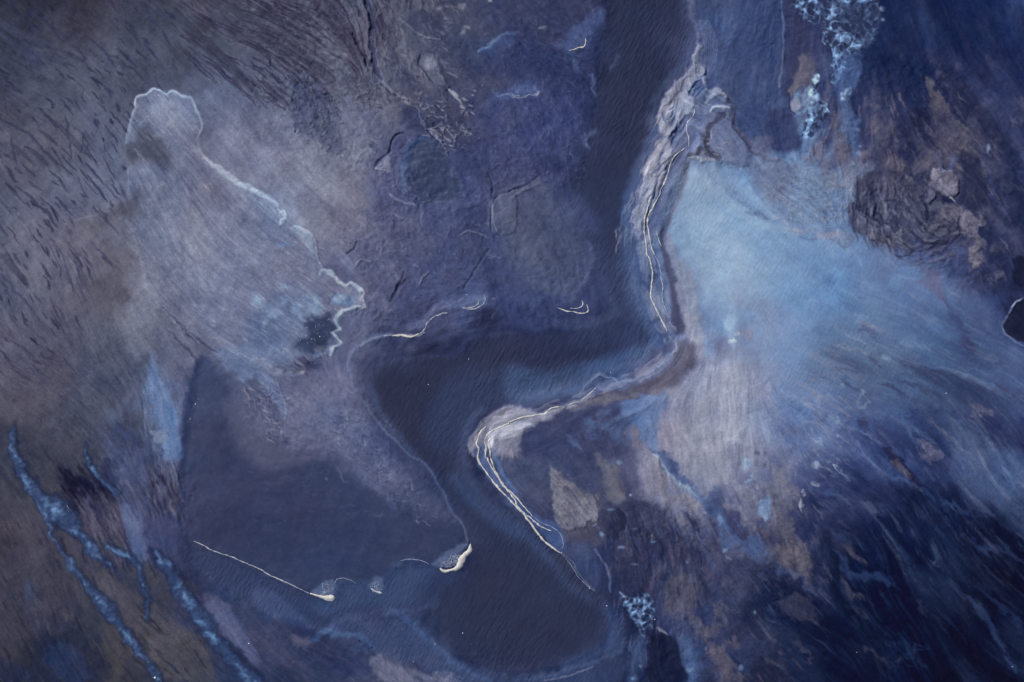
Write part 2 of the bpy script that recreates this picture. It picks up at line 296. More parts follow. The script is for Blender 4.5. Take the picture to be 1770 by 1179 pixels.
E(190,500,34,16,10, col=(80,74,98), f=14, op=.7); E(178,520,50,34,40, col=(88,84,108), f=20, op=.6)
S(A0([(380,1122,2),(450,1105,2),(560,1075,1)]), (130,136,162), wd=1, f=2, op=.5)
P(A0([(380,1118),(560,1075),(650,1030),(640,1179),(280,1179)]) , (88,84,108), f=12, op=.4)
E(205,640,60,80,30, col=(78,74,98), f=45, op=.55)
E(238,545,28,20,0, col=(118,122,148), f=14, op=.6)
S(R_([(255,470,18),(250,520,16),(238,560,14),(232,600,10)]), (120,124,150), f=18, op=.5)
# bright edge along the front of the plume
S(A0([(1040,800,6),(1130,872,10),(1220,935,12),(1326,985,10)]), (146,168,200), f=4, op=.75, w=1.2, h=.06)
S(A1([(0,972,12),(60,995,10),(110,1035,8),(135,1080,8),(158,1110,10),(140,1140,10)]), (150,168,196), f=3, op=.8, w=1.2, h=.05)
S(A1([(125,1085,3),(150,1075,3),(158,1105,3),(132,1120,4),(140,1140,3)]), (196,196,204), f=1.5, op=.7, w=1)
P(B1([(200,0),(262,20),(300,60),(312,110),(310,160),(270,120),(230,60),(180,20)]), (140,160,190), f=3, op=.6, w=1)
P(B1([(120,90),(160,85),(190,95),(160,108),(125,105)]), (110,140,190), f=3, op=.8)
S(B1([(200,3,2),(262,20,2),(300,60,2),(313,110,2),(316,160,2),(342,212,2)]), (160,178,204), f=1.5, op=.7, w=.6)
EDGE = B1([(335,255,5),(350,232,8),(375,235,10),(410,262,8),(440,290,7),(462,306,5),(490,293,7),(525,312,9),(545,335,8),(548,372,6),(560,412,5),(530,415,5),(490,420,9),(450,435,9),(425,465,10),(420,510,9),(432,525,7),(395,545,6),(425,570,6),(438,602,5),(405,625,7),(385,665,4)])
S(EDGE, (136,158,188), f=2.4, op=.85, w=.9, h=.08, n=5)
S([(p[0]+1.5,p[1]-.5,p[2]*.45) for p in EDGE], (188,196,208), f=1.2, op=.85, w=1.1, n=5, brk=(N2,-1.2,.4))
P(B1([(480,290),(545,330),(548,400),(500,390),(430,385),(440,330)]), (110,124,158), f=4, op=.6)
P(B1([(420,345),(520,385),(470,405),(400,400),(385,380)]), (90,124,172), f=4, op=.8, w=1)
S(B1([(412,345,2),(390,375,2.5),(375,398,2)]), (52,60,98), f=1.5, op=.8)
# dark blue basin in the tip of the plume
P(B1([(300,470),(380,460),(410,500),(400,540),(390,580),(370,640),(300,660),(230,640),(215,600),(270,560),(270,500)]), (44,58,100), f=9, op=.95, w=3, h=-.1, amp=dict(f=.5,m=.8,b=.6))
P(B1([(270,570),(330,560),(370,590),(360,620),(300,610)]), (30,40,76), f=8, op=.8, w=2)
P(B1([(215,590),(260,575),(300,630),(260,650),(220,630)]), (42,60,104), f=6, op=.7, w=2)
E(550.5,603,9,5,-10, col=(150,142,162), f=3, op=.7, w=1); E(549,613,8,5,0, col=(110,136,180), f=3, op=.8, w=1)
P(B1([(250,370),(330,360),(340,420),(310,470),(280,440)]), (112,142,184), f=6, op=.75, w=2)
for (ex, ey, ea, eb) in [(20,380,14,8),(150,300,10,5),(155,380,10,5),(210,415,11,7),(90,450,12,8),(20,400,10,8),(240,465,8,4)]:
    p = B1([(ex, ey)])[0]; E(p[0], p[1], ea, eb, 20, col=(118,142,182), f=6, op=.6, w=2)
P(R_([(430,540),(490,500),(530,520),(545,560),(520,620),(470,640),(420,600)]), (84,108,154), f=16, op=.45)
P(B0([(1100,640),(1200,600),(1326,640)])+B1([(120,600),(200,640),(100,700),(0,760)])+B0([(1250,790),(1180,740),(1140,700)]), (112,134,178), f=8, op=.6, w=3)
S(B1([(0,680,16),(60,720,20),(100,745,16),(180,745,12),(240,745,8)]), (126,138,172), f=5, op=.6, w=1.5)
P(B1([(0,700),(60,740),(100,800),(140,880),(165,970),(155,985),(120,930),(80,850),(30,790),(0,770)]), (104,122,164), f=4, op=.7, w=1)
S(B1([(95,760,1.5),(125,830,1.5),(150,900,2),(162,960,2.5),(156,982,3)]), (140,158,194), f=1.5, op=.6, w=.5)
S(B1([(235,740,5),(265,770,4),(215,735,6),(150,740,3)]), (70,64,92), f=4, op=.8, w=2)
E(521,645,4,4,0, col=(170,160,170), f=2, op=.8)
P(B1([(200,690),(250,665),(290,690),(330,700),(280,720),(240,730)]), (50,56,92), f=6, op=.8, w=2)
# --- sand between plume and river
P(B1([(110,770),(250,790),(380,760),(420,850),(440,960),(470,1060),(420,1030),(330,940),(230,960),(160,900)]), (102,98,134), f=22, op=.55)
P(B1([(180,980),(300,960),(380,990),(430,1070),(480,1110),(300,1150),(200,1080)]), (92,92,130), f=22, op=.5)
P(B0([(1000,690),(1040,670),(1110,760),(1140,800),(1100,850),(1010,960),(950,1050),(930,1179),(915,1179),(925,1000),(950,850),(975,750)]), (58,70,112), f=4, op=.6, w=1.5)
P(POOL, (47,57,95), f=16, op=.75, w=2, wb=2, h=-.12, amp=dict(f=.2,m=.3,b=.45,g=.5,w=.12))
S(R_([(342,630,5),(330,700,6),(320,780,6),(314,850,5),(306,900,4)]), (44,56,96), f=4, op=.7, w=1)
P(R_([(390,690),(430,680),(450,720),(480,770),(540,790),(470,810),(430,790),(400,740)]), (94,90,124), f=14, op=.5)
P(R_([(640,790),(700,790),(760,860),(790,905),(760,900),(700,870),(650,840)]), (76,84,122), f=14, op=.6, w=2)
for _ in range(1):
    random.seed(5)
    for k in range(46):
        x = random.uniform(430, 720); y = random.uniform(800, 930)
        S([(x, y, .3), (x + random.uniform(3, 7), y + random.uniform(-2, 2), .8), (x + random.uniform(8, 15), y + random.uniform(-3, 2), .3)], (72,86,124), f=1.6, op=random.uniform(.1, .4), w=2.5)
S(C1([(420,90,1),(435,120,3),(442,155,1)]), (100,110,144), f=3, op=.5, w=2); S(C1([(340,150,2),(352,146,3),(362,150,2)]), (110,120,150), f=2, op=.4, w=2)
S(C1([(600,180,6),(660,215,10),(690,260,8),(720,300,5)]), (88,102,146), f=7, op=.55, w=2)
S(C1([(610,330,2),(640,325,4),(655,315,2)]), (80,94,134), f=4, op=.35, w=2)
# --- brighter levee line along the river's left bank
S(B1([(480,740,8),(478,690,8),(500,640,8),(550,600,8),(620,568,8),(700,556,6)]), (92,106,150), f=4, op=.65, w=.8, h=.05)
S(B1([(486,740,3),(510,830,3),(560,900,3),(620,990,4),(700,1080,4),(800,1175,4)])+C1([(860,60,4),(930,160,4),(970,230,4),(1010,320,4),(1060,380,4),(1085,460,3)]), (84,98,142), f=3, op=.6, w=.7, h=.05)
S(B1([(590,800,14),(610,880,14),(650,970,14),(720,1060,14),(820,1179,14)])+C1([(900,110,12),(960,220,10),(1010,340,8)]), (64,82,126), f=8, op=.45, w=.8)
for wdx in (1,):
    S(B1([(540,610,1.5),(600,575,2),(700,560,3),(760,558,5),(830,560,6),(860,545,4)]), (150,158,182), f=1.5, op=.6, w=.5)
S(B1([(790,520,18),(850,500,24),(900,450,24),(960,410,20),(1010,385,22),(1070,390,34),(1140,385,40),(1165,390,20)]), (94,108,154), f=6, op=.6, w=1.5)
S(B1([(640,605,10),(760,590,14),(860,580,16),(960,570,16),(1100,560,16),(1220,520,18)]), (52,62,106), f=14, op=.4)
P(A2([(0,960),(160,890),(260,900),(350,970),(400,1060),(430,1179),(0,1179)])+B2([(430,100),(380,250),(250,370),(150,360),(60,240),(0,150),(0,0)]), (66,78,122), f=14, op=.5, w=2)
# --- left bottom channel
P(CHANNEL2, (44,58,100), f=9, op=.7, w=2, h=-.15, amp=dict(f=.2,m=.3,b=.6,g=.5,w=1.0))
P(C1([(300,790),(420,680),(560,670),(640,640),(740,560),(830,570),(900,600),(850,680),(800,780),(700,800),(520,800),(380,850)]), (50,74,120), f=14, op=.5, w=2)
P(C1([(0,700),(120,740),(260,860),(280,900),(120,860),(0,780)]), (64,80,126), f=9, op=.6, w=2)
S(C1([(280,820,8),(400,880,8),(520,900,8),(640,880,6)]), (40,52,94), f=8, op=.6, w=2)
P(LOWER, (52,70,116), f=10, op=.55, w=3, h=-.1, amp=dict(f=.4,m=.6,b=.8,w=.3))
S(C1([(680,800,10),(780,860,12),(860,940,12),(930,1000,10),(1000,1060,10),(1120,1140,10),(1200,1179,10)]), (58,84,134), f=7, op=.7, w=2)
S(C1([(300,960,8),(360,925,14),(440,940,12),(540,950,8),(600,1010,4)]), (64,92,142), f=5, op=.7, w=2)
P(C1([(610,1060),(640,1040),(680,1070),(760,1110),(900,1130),(1020,1179),(620,1179)]), (112,110,142), f=7, op=.8, w=4, amp=dict(m=1.6,f=1.5))
P(C1([(170,940),(230,950),(290,960),(260,990),(200,990)]), (98,86,118), f=6, op=.8, w=3)
P(C1([(0,960),(100,950),(200,1010),(270,1100),(240,1140),(120,1060),(40,1020)]), (66,62,96), f=10, op=.6, w=4, brk=(L3,-1,.8))
S(C2([(100,1170,4),(260,1130,6),(420,1080,6),(560,1020,4),(590,940,3)]), (78,104,152), f=6, op=.6, w=1.5)
S(C2([(180,1172,2),(330,1140,3),(430,1100,2)]), (120,130,166), f=2, op=.6)
S(C2([(500,800,14),(530,900,20),(520,980,26),(440,1040,26),(300,1090,20)]), (52,74,124), f=14, op=.6)
S(C2([(0,340,6),(120,440,10),(220,560,14),(300,680,18),(420,760,20)]), (58,74,120), f=12, op=.5)
S(C1([(1020,140,24),(1100,240,26),(1200,340,24),(1326,430,16)]), (58,80,128), f=14, op=.55)

# --- top middle: scoured mud, dark pans, cracks, and scarps with shading put into the colour -----------------------------------
RIBS = R_([(330,-100),(700,-100),(650,60),(600,110),(560,150),(500,160),(440,170),(380,130),(300,60)])
P(RIBS, (56,52,78), f=40, op=.75, brk=(L3,.35,1.3)); P(RIBS, (100,96,122), f=40, op=.45, brk=(-L3,.4,1.5))
P(RIBS, (50,46,72), f=40, op=.5, brk=(L2,.7,1.7))
P(R_([(-180,-130),(250,-130),(330,60),(260,160),(215,230),(215,300),(180,370),(120,400),(160,470),(100,560),(-180,560)]), (58,54,84), f=40, op=.75, brk=(L2*.75+L3*.6,1.15,1.75))
for d in ["160,50 205,88 250,120 285,165 312,205","0,120 60,168 120,215 150,232 175,275 215,320 252,352","0,600 60,640 130,672 190,730 240,780 300,830 368,888","360,170 385,195 412,220","440,240 480,290","480,215 530,260 560,300 590,345","620,260 660,310 700,345","150,120 170,150 205,175","400,240 430,300 420,318","290,350 315,385 330,410","190,540 240,590 280,640 295,668","430,460 418,495","330,590 345,640 355,700 365,800","470,605 505,645","520,430 560,462 578,480","570,575 615,630","430,700 418,775","100,250 130,300 145,355","0,410 50,445 90,475","60,345 100,395 115,430","535,735 540,775","450,740 460,800","280,1000 330,1050 370,1100","80,950 140,990 190,1040 250,1100 300,1170","20,480 40,580","200,400 225,445","310,500 340,540 370,580","165,600 205,655","405,910 440,1020","60,690 70,790 85,840","100,820 150,870 185,900","0,780 20,830","540,640 580,700 600,740"]:
    q = [tuple(map(float, s.split(','))) for s in d.split()]
    n_ = len(q); S(A0([(a, b, (2 if i in (0, n_ - 1) else 7)) for i, (a, b) in enumerate(q)]), (56,54,86), f=1.8, op=.7, w=1.2, h=-.05)
for d in ["0,0 60,30 130,70","20,50 80,90 160,140 230,200","60,60 150,100 250,180","0,160 60,215 100,235","120,0 200,40 300,110","220,30 320,50","150,130 250,200 270,180","0,210 60,270 90,330","180,180 260,270","0,330 50,360"]:
    q = [tuple(map(float, s.split(','))) for s in d.split()]
    S(A1([(a, b, (3 if i in (0, len(q) - 1) else 9)) for i, (a, b) in enumerate(q)]), (54,52,80), f=2.2, op=.6, w=1.6, h=-.08)
P(A1([(190,450),(240,420),(340,440),(400,600),(450,730),(440,780),(400,780),(340,740),(270,690),(200,620),(180,530)]), (70,74,106), f=4, op=.75, w=2.5, h=-.08, amp=dict(m=1.6))
P(A1([(450,400),(520,370),(600,400),(640,480),(610,530),(540,530),(480,470)]), (76,74,102), f=5, op=.7, w=2, h=-.06)
P(A1([(620,160),(690,130),(720,220),(730,320),(680,350),(640,300),(620,230)]), (64,62,92), f=4, op=.7, w=2, brk=(N2,-1,.8))
P(A1([(760,90),(860,50),(960,80),(950,180),(930,205),(870,195),(800,150)]), (68,66,98), f=4, op=.6, w=2.5)
S(A1([(575,-20,14),(590,60,16),(605,140,14),(600,220,12),(610,300,13),(630,370,10),(650,410,5)]), (56,58,92), f=2, op=.85, w=1.2, h=-.25)
S(A1([(500,180,6),(540,250,8),(590,340,9),(640,410,9),(680,460,7),(720,485,5)]), (60,62,96), f=2, op=.75, w=1, h=-.2)
S(A1([(590,350,5),(660,430,8),(720,475,7),(780,510,4)]), (112,110,138), f=2, op=.7, w=1, h=.12)
S(A1([(690,20,14),(720,120,14),(760,190,12),(740,260,8)]), (112,110,134), f=5, op=.6, w=2)
S(A1([(740,100,4),(800,150,5),(860,190,6),(940,205,5)]), (116,114,140), f=2, op=.6, w=1, h=.1)
P(A1([(830,310),(860,285),(910,300),(930,350),(960,400),(985,440),(920,420),(870,370),(835,340)]), (98,98,128), f=3, op=.7, w=1.5, h=-.1)
S(A1([(845,280,4),(830,305,6),(840,340,5),(880,380,5),(910,420,3)]), (52,54,90), f=1.8, op=.8, w=.8, h=-.12)  # shaded rim of the hollow, darkened in colour as well as height
S(A1([(930,300,4),(950,350,6),(970,400,6),(985,430,3)]), (54,56,92), f=1.8, op=.7, w=.8)
E(742,108,9,8,60, col=(150,148,160), f=5, op=.85, w=1.5)
for (u, v, r) in [(1050,35,16),(940,45,10),(1080,150,12),(760,285,8),(1060,170,9)]:
    p = A1([(u, v)])[0]; E(p[0], p[1], r*.45, r*.3, 0, col=(126,124,140), f=3, op=.75, w=1.5)
S(A1([(1000,440,3),(975,465,4)]), (44,46,80), f=1.2, op=.9, h=-.1)  # shade on the scarp edge, painted dark beside the pale triangle
S(A1([(985,455,3),(1020,475,8),(1045,510,8),(1070,545,5)]), (168,166,176), f=2, op=.85, w=.8, h=.1)
P(A1([(930,520),(1000,530),(1060,550),(1090,600),(1080,680),(1030,700),(960,700),(900,650),(890,590)]), (64,60,94), f=5, op=.7, w=3)
for (u, v, a, b_) in [(935,540,10,3),(960,558,8,4),(1055,545,10,4),(1110,578,12,4),(905,660,12,5),(930,690,12,4),(950,650,10,3),(965,730,10,3),(1000,740,8,3),(845,530,3,9),(822,548,3,9),(1120,460,8,3),(1160,435,2,8),(1105,485,8,2),(1200,10,10,5),(1170,250,14,5),(390,1040,8,2)]:
    p = A1([(u, v)])[0]; E(p[0], p[1], a*.34, b_*.34, 20, col=(160,160,176), f=1.2, op=.85, w=1)
for (d, w_) in [("740,490 790,530 830,560 850,600 880,650 920,700 960,750 985,790",5),("880,650 930,670 960,690 1000,720",5),("900,650 950,640 1000,690 1020,720",3),("930,700 960,740 975,775",3)]:
    q = [tuple(map(float, s.split(','))) for s in d.split()]
    S(A1([(a, b, w_) for a, b in q]), (128,128,152), f=1.5, op=.6, w=2, h=.12)
S(A1([(870,640,2),(890,680,3),(930,720,3),(965,770,3)]), (46,48,80), f=1, op=.8, w=.8)
P(R_([(650,250),(700,235),(740,238),(780,265),(800,300),(850,330),(840,350),(780,365),(720,355),(680,350),(640,345),(625,330),(640,300)]), (70,78,122), f=10, op=.7, w=2)
P(A1([(790,800),(800,740),(860,700),(930,730),(970,780),(1000,860),(1050,930),(1060,990),(960,1040),(870,1040),(810,960),(790,880)]), (46,60,96), f=9, op=.85, w=2, h=-.2, amp=dict(f=.3,m=.3,b=.2,g=1.2))
S(A1([(770,960,8),(765,870,12),(775,790,14),(820,720,12),(870,700,6)]), (62,92,148), f=7, op=.65, w=1.5)
P(A1([(760,560),(820,540),(860,600),(880,660),(800,670),(740,640)]), (56,62,104), f=7, op=.7, w=2)
S(A1([(760,680,3),(720,690,5),(700,720,5),(690,770,4),(650,800,5),(620,840,6),(612,860,3)]), (46,48,82), f=1.6, op=.85, w=.8, h=-.15)  # shaded upper-left side of the step, painted as a dark line
P(A1([(615,858),(650,830),(690,800),(700,850),(690,870),(650,866)]), (108,116,150), f=2.5, op=.75, w=.8, h=.1)
S(A1([(612,858,2),(640,864,2.5),(690,872,1.5)]), (158,164,184), f=1.2, op=.85, w=.4)  # lit lower edge of the same step, painted light
S(A1([(690,990,3),(740,1025,5),(790,1040,5),(830,1055,3)]), (116,124,158), f=2, op=.65, w=1.5, h=.1)
S(A1([(720,1095,2),(780,1110,3)]), (112,118,148), f=1.5, op=.6, w=1)
S(A1([(880,690,1.5),(855,690,1.5)]), (150,152,168), f=1, op=.8)
P(A1([(1200,1040),(1240,1010),(1326,970),(1326,1179),(1200,1179)]), (76,86,126), f=3, op=.6, w=1, h=.12)
S(A1([(1330,965,4),(1260,990,5),(1215,1030,5),(1205,1090,4),(1203,1179,3)]), (50,54,92), f=1.2, op=.8, w=.6, h=-.1)
S(A1([(1215,1045,1.5),(1208,1100,1.5),(1208,1179,1.5)]), (124,132,164), f=1, op=.6, w=.3)
S(A2([(0,978,6),(60,955,6),(120,920,5),(160,890,3)]), (50,54,94), f=1.6, op=.7, w=.8, h=-.1)
S(A2([(10,1015,4),(70,975,8),(150,940,5)]), (96,98,134), f=3, op=.6, w=1, h=.08)
# blue bars in the water above
P(A1([(1150,250),(1210,230),(1260,170),(1326,160),(1326,230),(1250,240),(1200,290)])+[], (60,84,134), f=5, op=.6, w=2)
S(A1([(1150,255,5),(1200,240,8),(1250,180,5),(1326,165,5)]), (108,132,176), f=3, op=.7, w=1.5)
P(A2([(0,140),(100,160),(140,230),(120,330),(0,400)])+A1([(1200,330),(1180,280)]), (50,58,104), f=10, op=.55, w=2)
P(A2([(250,220),(330,130),(430,60),(480,50),(480,110),(420,170),(380,250),(300,265)]), (72,86,136), f=7, op=.8, w=2, h=.05)
P(A2([(0,200),(0,-60),(430,-60),(440,40),(330,110),(240,210),(120,190)]), (58,56,92), f=8, op=.6, w=3, amp=dict(m=1.6))
S(A2([(150,150,3),(175,140,6),(190,135,3)]), (130,132,160), f=2, op=.6, w=1)
P(A2([(0,470),(60,420),(130,430),(160,465),(150,490),(80,490),(0,500)])+A1([(1220,520),(1180,560),(1230,470)]), (70,90,138), f=7, op=.6, w=2)
S(A2([(-60,490,2),(0,480,2.5),(40,500,2),(80,488,2),(100,484,2),(140,490,3),(158,470,2)]), (122,132,166), f=1.3, op=.7, w=1.2)
for (u, v, du, dv, ww, o) in [(420,380,20,110,9,.6),(380,690,20,60,10,.6),(440,660,-60,40,8,.4),(330,300,20,70,12,.4),(560,290,-40,60,8,.3)]:
    S(A2([(u, v, ww), (u + du / 2, v + dv / 2 + 4, ww * 1.3), (u + du, v + dv, ww * .6)]), (78,94,144), f=4, op=o, w=2)
P(A2([(1000,100),(1050,60),(1150,50),(1230,30),(1180,120),(1130,220),(1090,200),(1060,140)]), (66,94,148), f=9, op=.6, w=2)
# upper right pool between bank and mudflat
P(R_([(1215,-60),(1330,-60),(1352,60),(1356,130),(1362,200),(1385,240),(1380,262),(1340,265),(1310,255),(1290,225),(1275,170),(1240,150),(1222,110),(1208,40)]), (58,74,120), f=9, op=.55, w=2, amp=dict(m=.9))
P(R_([(1325,200),(1362,190),(1380,230),(1384,255),(1345,262),(1325,235)]), (50,58,100), f=5, op=.7, w=1)
S(R_([(1349,-20,1.2),(1353,40,1.5),(1354,90,1.5),(1346,150,2)]), (96,108,148), f=1.3, op=.5, w=.8)
P(R_([(1355,-20),(1378,10),(1400,60),(1398,130),(1368,150),(1352,160),(1360,80)]), (54,58,98), f=4, op=.6, w=1)
# --- sandy bank east of the river ----------------------------------------------------
P(BANK, (104,112,150), f=4, op=.55, w=1.5, h=.1, amp=dict(f=1.6,m=2.2,b=1.2))
K1 = Z(1100, 80, 200 / 1072)
P(K1([(560,-10),(545,60),(530,100),(545,170),(500,210),(460,260),(400,310),(330,380),(270,460),(235,550),(195,640),(200,740),(230,830),(300,830),(380,760),(420,690),(500,600),(545,540),(520,470),(490,440),(540,360),(600,280),(640,230),(600,170),(590,110),(610,0)]), (140,136,156), f=3, op=.85, w=1.5, h=.12, amp=dict(f=1.6,m=2.2))
P(K1([(380,520),(480,480),(535,500),(520,580),(440,650),(380,650)]), (158,158,176), f=5, op=.8, w=1.5)
P(K1([(230,860),(290,840),(330,940),(340,1010),(300,1100),(240,1179),(60,1179),(120,1050),(160,960)]), (134,132,156), f=3, op=.8, w=1.5, h=.1)
P(A2([(760,790),(800,830),(790,920),(750,1010),(720,1080),(690,1110),(670,1140),(640,1179),(630,1120),(660,1030),(690,930),(720,830)]), (128,128,154), f=3, op=.7, w=1.5, h=.1, amp=dict(f=1.6,m=2.2))
random.seed(3)
for d in ["300,600 330,580 345,560","290,690 330,650 350,600 365,590","310,750 345,690 362,650","330,820 370,760 380,700","240,620 265,680 275,720","480,470 520,400 560,340 590,300","520,470 570,410 600,380","545,480 600,420 640,390","170,1179 220,1110 215,1080","200,1100 235,1010 260,980","310,940 345,860 350,840","390,830 430,770 470,700","555,215 575,195","560,300 640,260 660,200"]:
    q = [tuple(map(float, s.split(','))) for s in d.split()]
    S(K1([(a, b, (3 if i in (0, len(q) - 1) else 9)) for i, (a, b) in enumerate(q)]), (74,94,142), f=1.3, op=.8, w=.8, h=-.1)
for d in ["710,1090 735,1010 760,960","740,1000 770,890 800,860","700,1060 720,990","760,880 780,840","690,1000 705,960"]:
    q = [tuple(map(float, s.split(','))) for s in d.split()]
    S(A2([(a, b, 5) for a, b in q]), (78,96,144), f=1.3, op=.8, w=.8, h=-.1)
S(K1([(250,560,6),(290,530,8),(340,480,10),(400,420,7),(420,370,7),(450,320,6),(510,270,4)]), (92,74,98), f=1.6, op=.85, w=1.5)
S(K1([(160,990,6),(200,940,7),(240,890,6)]), (96,78,100), f=1.5, op=.8, w=1.5)
P(K1([(460,690),(560,600),(600,700),(590,900),(520,940),(490,900),(460,800)]), (98,110,154), f=5, op=.6, w=1)
S(A2([(930,-20,16),(925,60,12),(940,110,8),(965,180,6)]), (104,108,142), f=4, op=.55, w=2.5)
for k in range(7):
    o = k * 9
    S(A2([(960+o,100,2),(985+o*1.2,180,2.5),(1000+o*1.1,260,2.5),(1000+o,330,2),(960+o,400,2)]), (112,122,162), f=1.3, op=.42, w=.8)
# knoll east of the bank
P(K1([(600,640),(640,560),(720,420),(790,400),(835,470),(870,600),(940,760),(1020,900),(1060,1000),(980,1100),(820,1090),(640,1060),(480,1010),(580,900),(600,780)]), (104,114,152), f=7, op=.7, w=2, h=.25, amp=dict(f=1.4,m=1.6))
for k in range(6):
    S(K1([(630+k*5,545-k*26,5),(700+k*4,480-k*14,10),(770+k*2,440-k*6,10),(830,470-k*4,5)]), (150,150,166) if k % 2 else (112,118,150), f=2, op=.6, w=1.5, h=.05)
S(K1([(680,610,6),(720,575,14),(790,560,16),(850,585,10)]), (196,192,192), f=3, op=.85, w=1, h=.15)
P(K1([(600,780),(650,720),(720,690),(790,640),(840,650),(720,740),(690,820),(690,920),(740,980),(800,1020),(780,1070),(700,1050),(600,1010),(490,1030),(490,990),(560,950),(640,940),(600,850)]), (72,64,96), f=3, op=.9, w=2.5, amp=dict(g=2,m=1.8), h=-.1)
for (u, v, a, b_, g_) in [(640,850,34,8,10),(660,900,26,7,-30),(600,990,30,8,-10),(690,960,26,8,40),(740,1000,30,6,20),(690,820,10,30,0),(770,940,34,5,10),(840,915,30,5,-10),(560,1040,60,9,0)]:
    p = K1([(u, v)])[0]; E(p[0], p[1], a*.187, b_*.187, g_, col=(150,144,164), f=1.3, op=.8, w=1.5)
S(K1([(860,560,12),(900,680,22),(970,800,24),(1060,930,20)])+[(1320,273,3),(1345,278,2)], (92,84,116), f=3, op=.8, w=2, h=.08)
S(K1([(900,740,5),(960,830,7),(1040,930,8),(1100,1010,8)]), (58,58,94), f=2.5, op=.8, w=1)
P(A2([(1240,700),(1326,690),(1340,760),(1326,820),(1280,820),(1240,760)]), (92,92,128), f=5, op=.7, w=2)
S(A2([(910,820,8),(940,800,8),(980,810,6),(1040,815,5)]), (186,184,190), f=2, op=.8, w=1)
# lighter diagonal bar across the head of the lagoon
P(A2([(960,830),(1040,900),(1120,1000),(1200,1060),(1326,1130),(1326,860),(1200,840),(1100,830)])+A3([(0,880),(200,960),(400,1020),(440,1100),(420,1170),(300,1100),(100,1100),(0,1100)]), (98,126,174), f=10, op=.5, w=3, wb=2, amp=dict(m=1.6,f=1.6))
0 and S(A2([(1000,900,8),(1060,980,12),(1130,1050,14),(1220,1100,14),(1326,1160,16)])+A3([(100,1200,16)])+B3([(200,30,14),(300,50,16),(430,90,20),(470,70,14)]), (140,156,190), f=5, op=.5, w=2.5, wb=1)
0 and S(A3([(0,1085,8),(60,1105,12),(110,1135,8)]), (150,150,174), f=3, op=.55, w=2, brk=(N2,-.6,.8))
S(B3([(130,20,8),(200,30,12),(260,45,10)]), (150,146,170), f=3, op=.7, w=2, brk=(N2,-.6,.8), h=.05)
P(B3([(330,50),(400,30),(470,60),(450,95),(390,90)]), (118,130,166), f=3, op=.6, w=2)
S(B3([(190,65,3),(260,70,4),(330,60,4),(370,85,4),(430,98,4),(480,80,3)]), (86,106,156), f=1.5, op=.6, w=1.5)

# --- right-hand mudflat ---------------------------------------------------------------
K2 = Z(1440, 260, 330 / 1621)
MUD = R_([(1365,120),(1385,100),(1400,130),(1420,160),(1440,180),(1480,130),(1500,110),(1560,160),(1600,150),(1640,180),(1700,260),(1720,330),(1700,380),(1680,420),(1650,460),(1600,450),(1560,440),(1500,400),(1480,380),(1470,350),(1485,320),(1500,300),(1470,290),(1440,290),(1400,280),(1390,270),(1375,200)])
brown = (104,86,106)
P(R_([(1385,95),(1420,120),(1440,200),(1500,200),(1520,260),(1540,270),(1460,280),(1470,300),(1440,330),(1420,310),(1400,290),(1385,270),(1392,220),(1390,160)]), (98,84,110), f=6, op=.6, w=4, wb=2, brk=(L3+.5*N2,-1,1), amp=dict(g=1.6))
P(A3([(180,300),(210,300),(230,380),(190,450),(150,490),(130,470),(120,460),(160,420)]), (104,88,108), f=3, op=.8, w=2)
P(A3([(420,580),(500,500),(560,560),(680,620),(820,640),(860,740),(880,850),(760,850),(600,850),(500,800),(430,790)]), (88,76,108), f=10, op=.65, w=5, wb=3, brk=(L3+N2*.6,-.9,.8), amp=dict(g=1.6))
P(A3([(820,390),(860,380),(920,520),(1000,600),(1060,720),(1110,830),(1130,890),(1080,880),(1000,800),(960,830),(910,840),(890,760),(830,660),(850,560),(840,450)]), (100,84,104), f=4, op=.8, w=3, wb=2, amp=dict(g=1.6))
P(A3([(870,580),(930,590),(940,640),(900,630)]), (40,44,80), f=3, op=.7, w=2); P(A3([(950,600),(1000,620),(1010,660),(960,640)]), (62,60,92), f=4, op=.5, w=2)
P(A3([(750,640),(830,660),(870,740),(890,830),(850,850),(760,830),(740,760)]), (92,78,108), f=6, op=.6, w=3, brk=(N2,-1,.6))
P(A3([(760,560),(820,560),(810,640),(870,720),(880,760),(850,740),(790,660),(755,660)]), (34,38,74), f=5, op=.8, w=2)
P(A3([(690,690),(730,720),(760,800),(740,840),(700,780)]), (38,48,92), f=5, op=.7, w=3)
# oval dark pan
OV = K2([(380,170),(520,180),(620,160),(720,190),(830,220),(880,280),(900,380),(1000,500),(1060,600),(1010,740),(940,860),(850,880),(740,800),(660,760),(670,830),(650,860),(560,860),(440,820),(380,790),(300,720),(230,700),(170,640),(145,540),(150,430),(190,300),(250,230)])
P(OV, (66,62,98), f=6, op=.8, w=4, wb=2, h=-.06, amp=dict(b=1.6,m=1.3,g=1.3))
P(K2([(220,250),(310,210),(360,400),(400,580),(340,620),(240,500),(210,350)]), (52,50,86), f=6, op=.7, w=3)
P(K2([(370,190),(600,180),(830,230),(820,330),(740,310),(640,280),(520,220),(400,210)]), (40,48,88), f=5, op=.75, w=3)
P(K2([(700,400),(830,420),(870,520),(800,640),(740,560),(700,480)]), (54,50,84), f=8, op=.6, w=3)
P(K2([(380,280),(480,300),(560,420),(700,600),(760,700),(640,640),(520,560),(430,470)]), (78,78,118), f=8, op=.5, w=3, brk=(L2,-1,1))
P(K2([(540,240),(640,250),(700,320),(780,360),(740,460),(640,400),(560,320)]), (88,80,108), f=6, op=.6, w=4, brk=(N2,-.8,.8))
P(K2([(360,460),(430,440),(470,520),(440,560),(400,560)]), (86,78,112), f=5, op=.6, w=2)
P(K2([(470,500),(530,500),(580,580),(590,660),(520,690),(480,600)]), (42,46,84), f=5, op=.7, w=3)
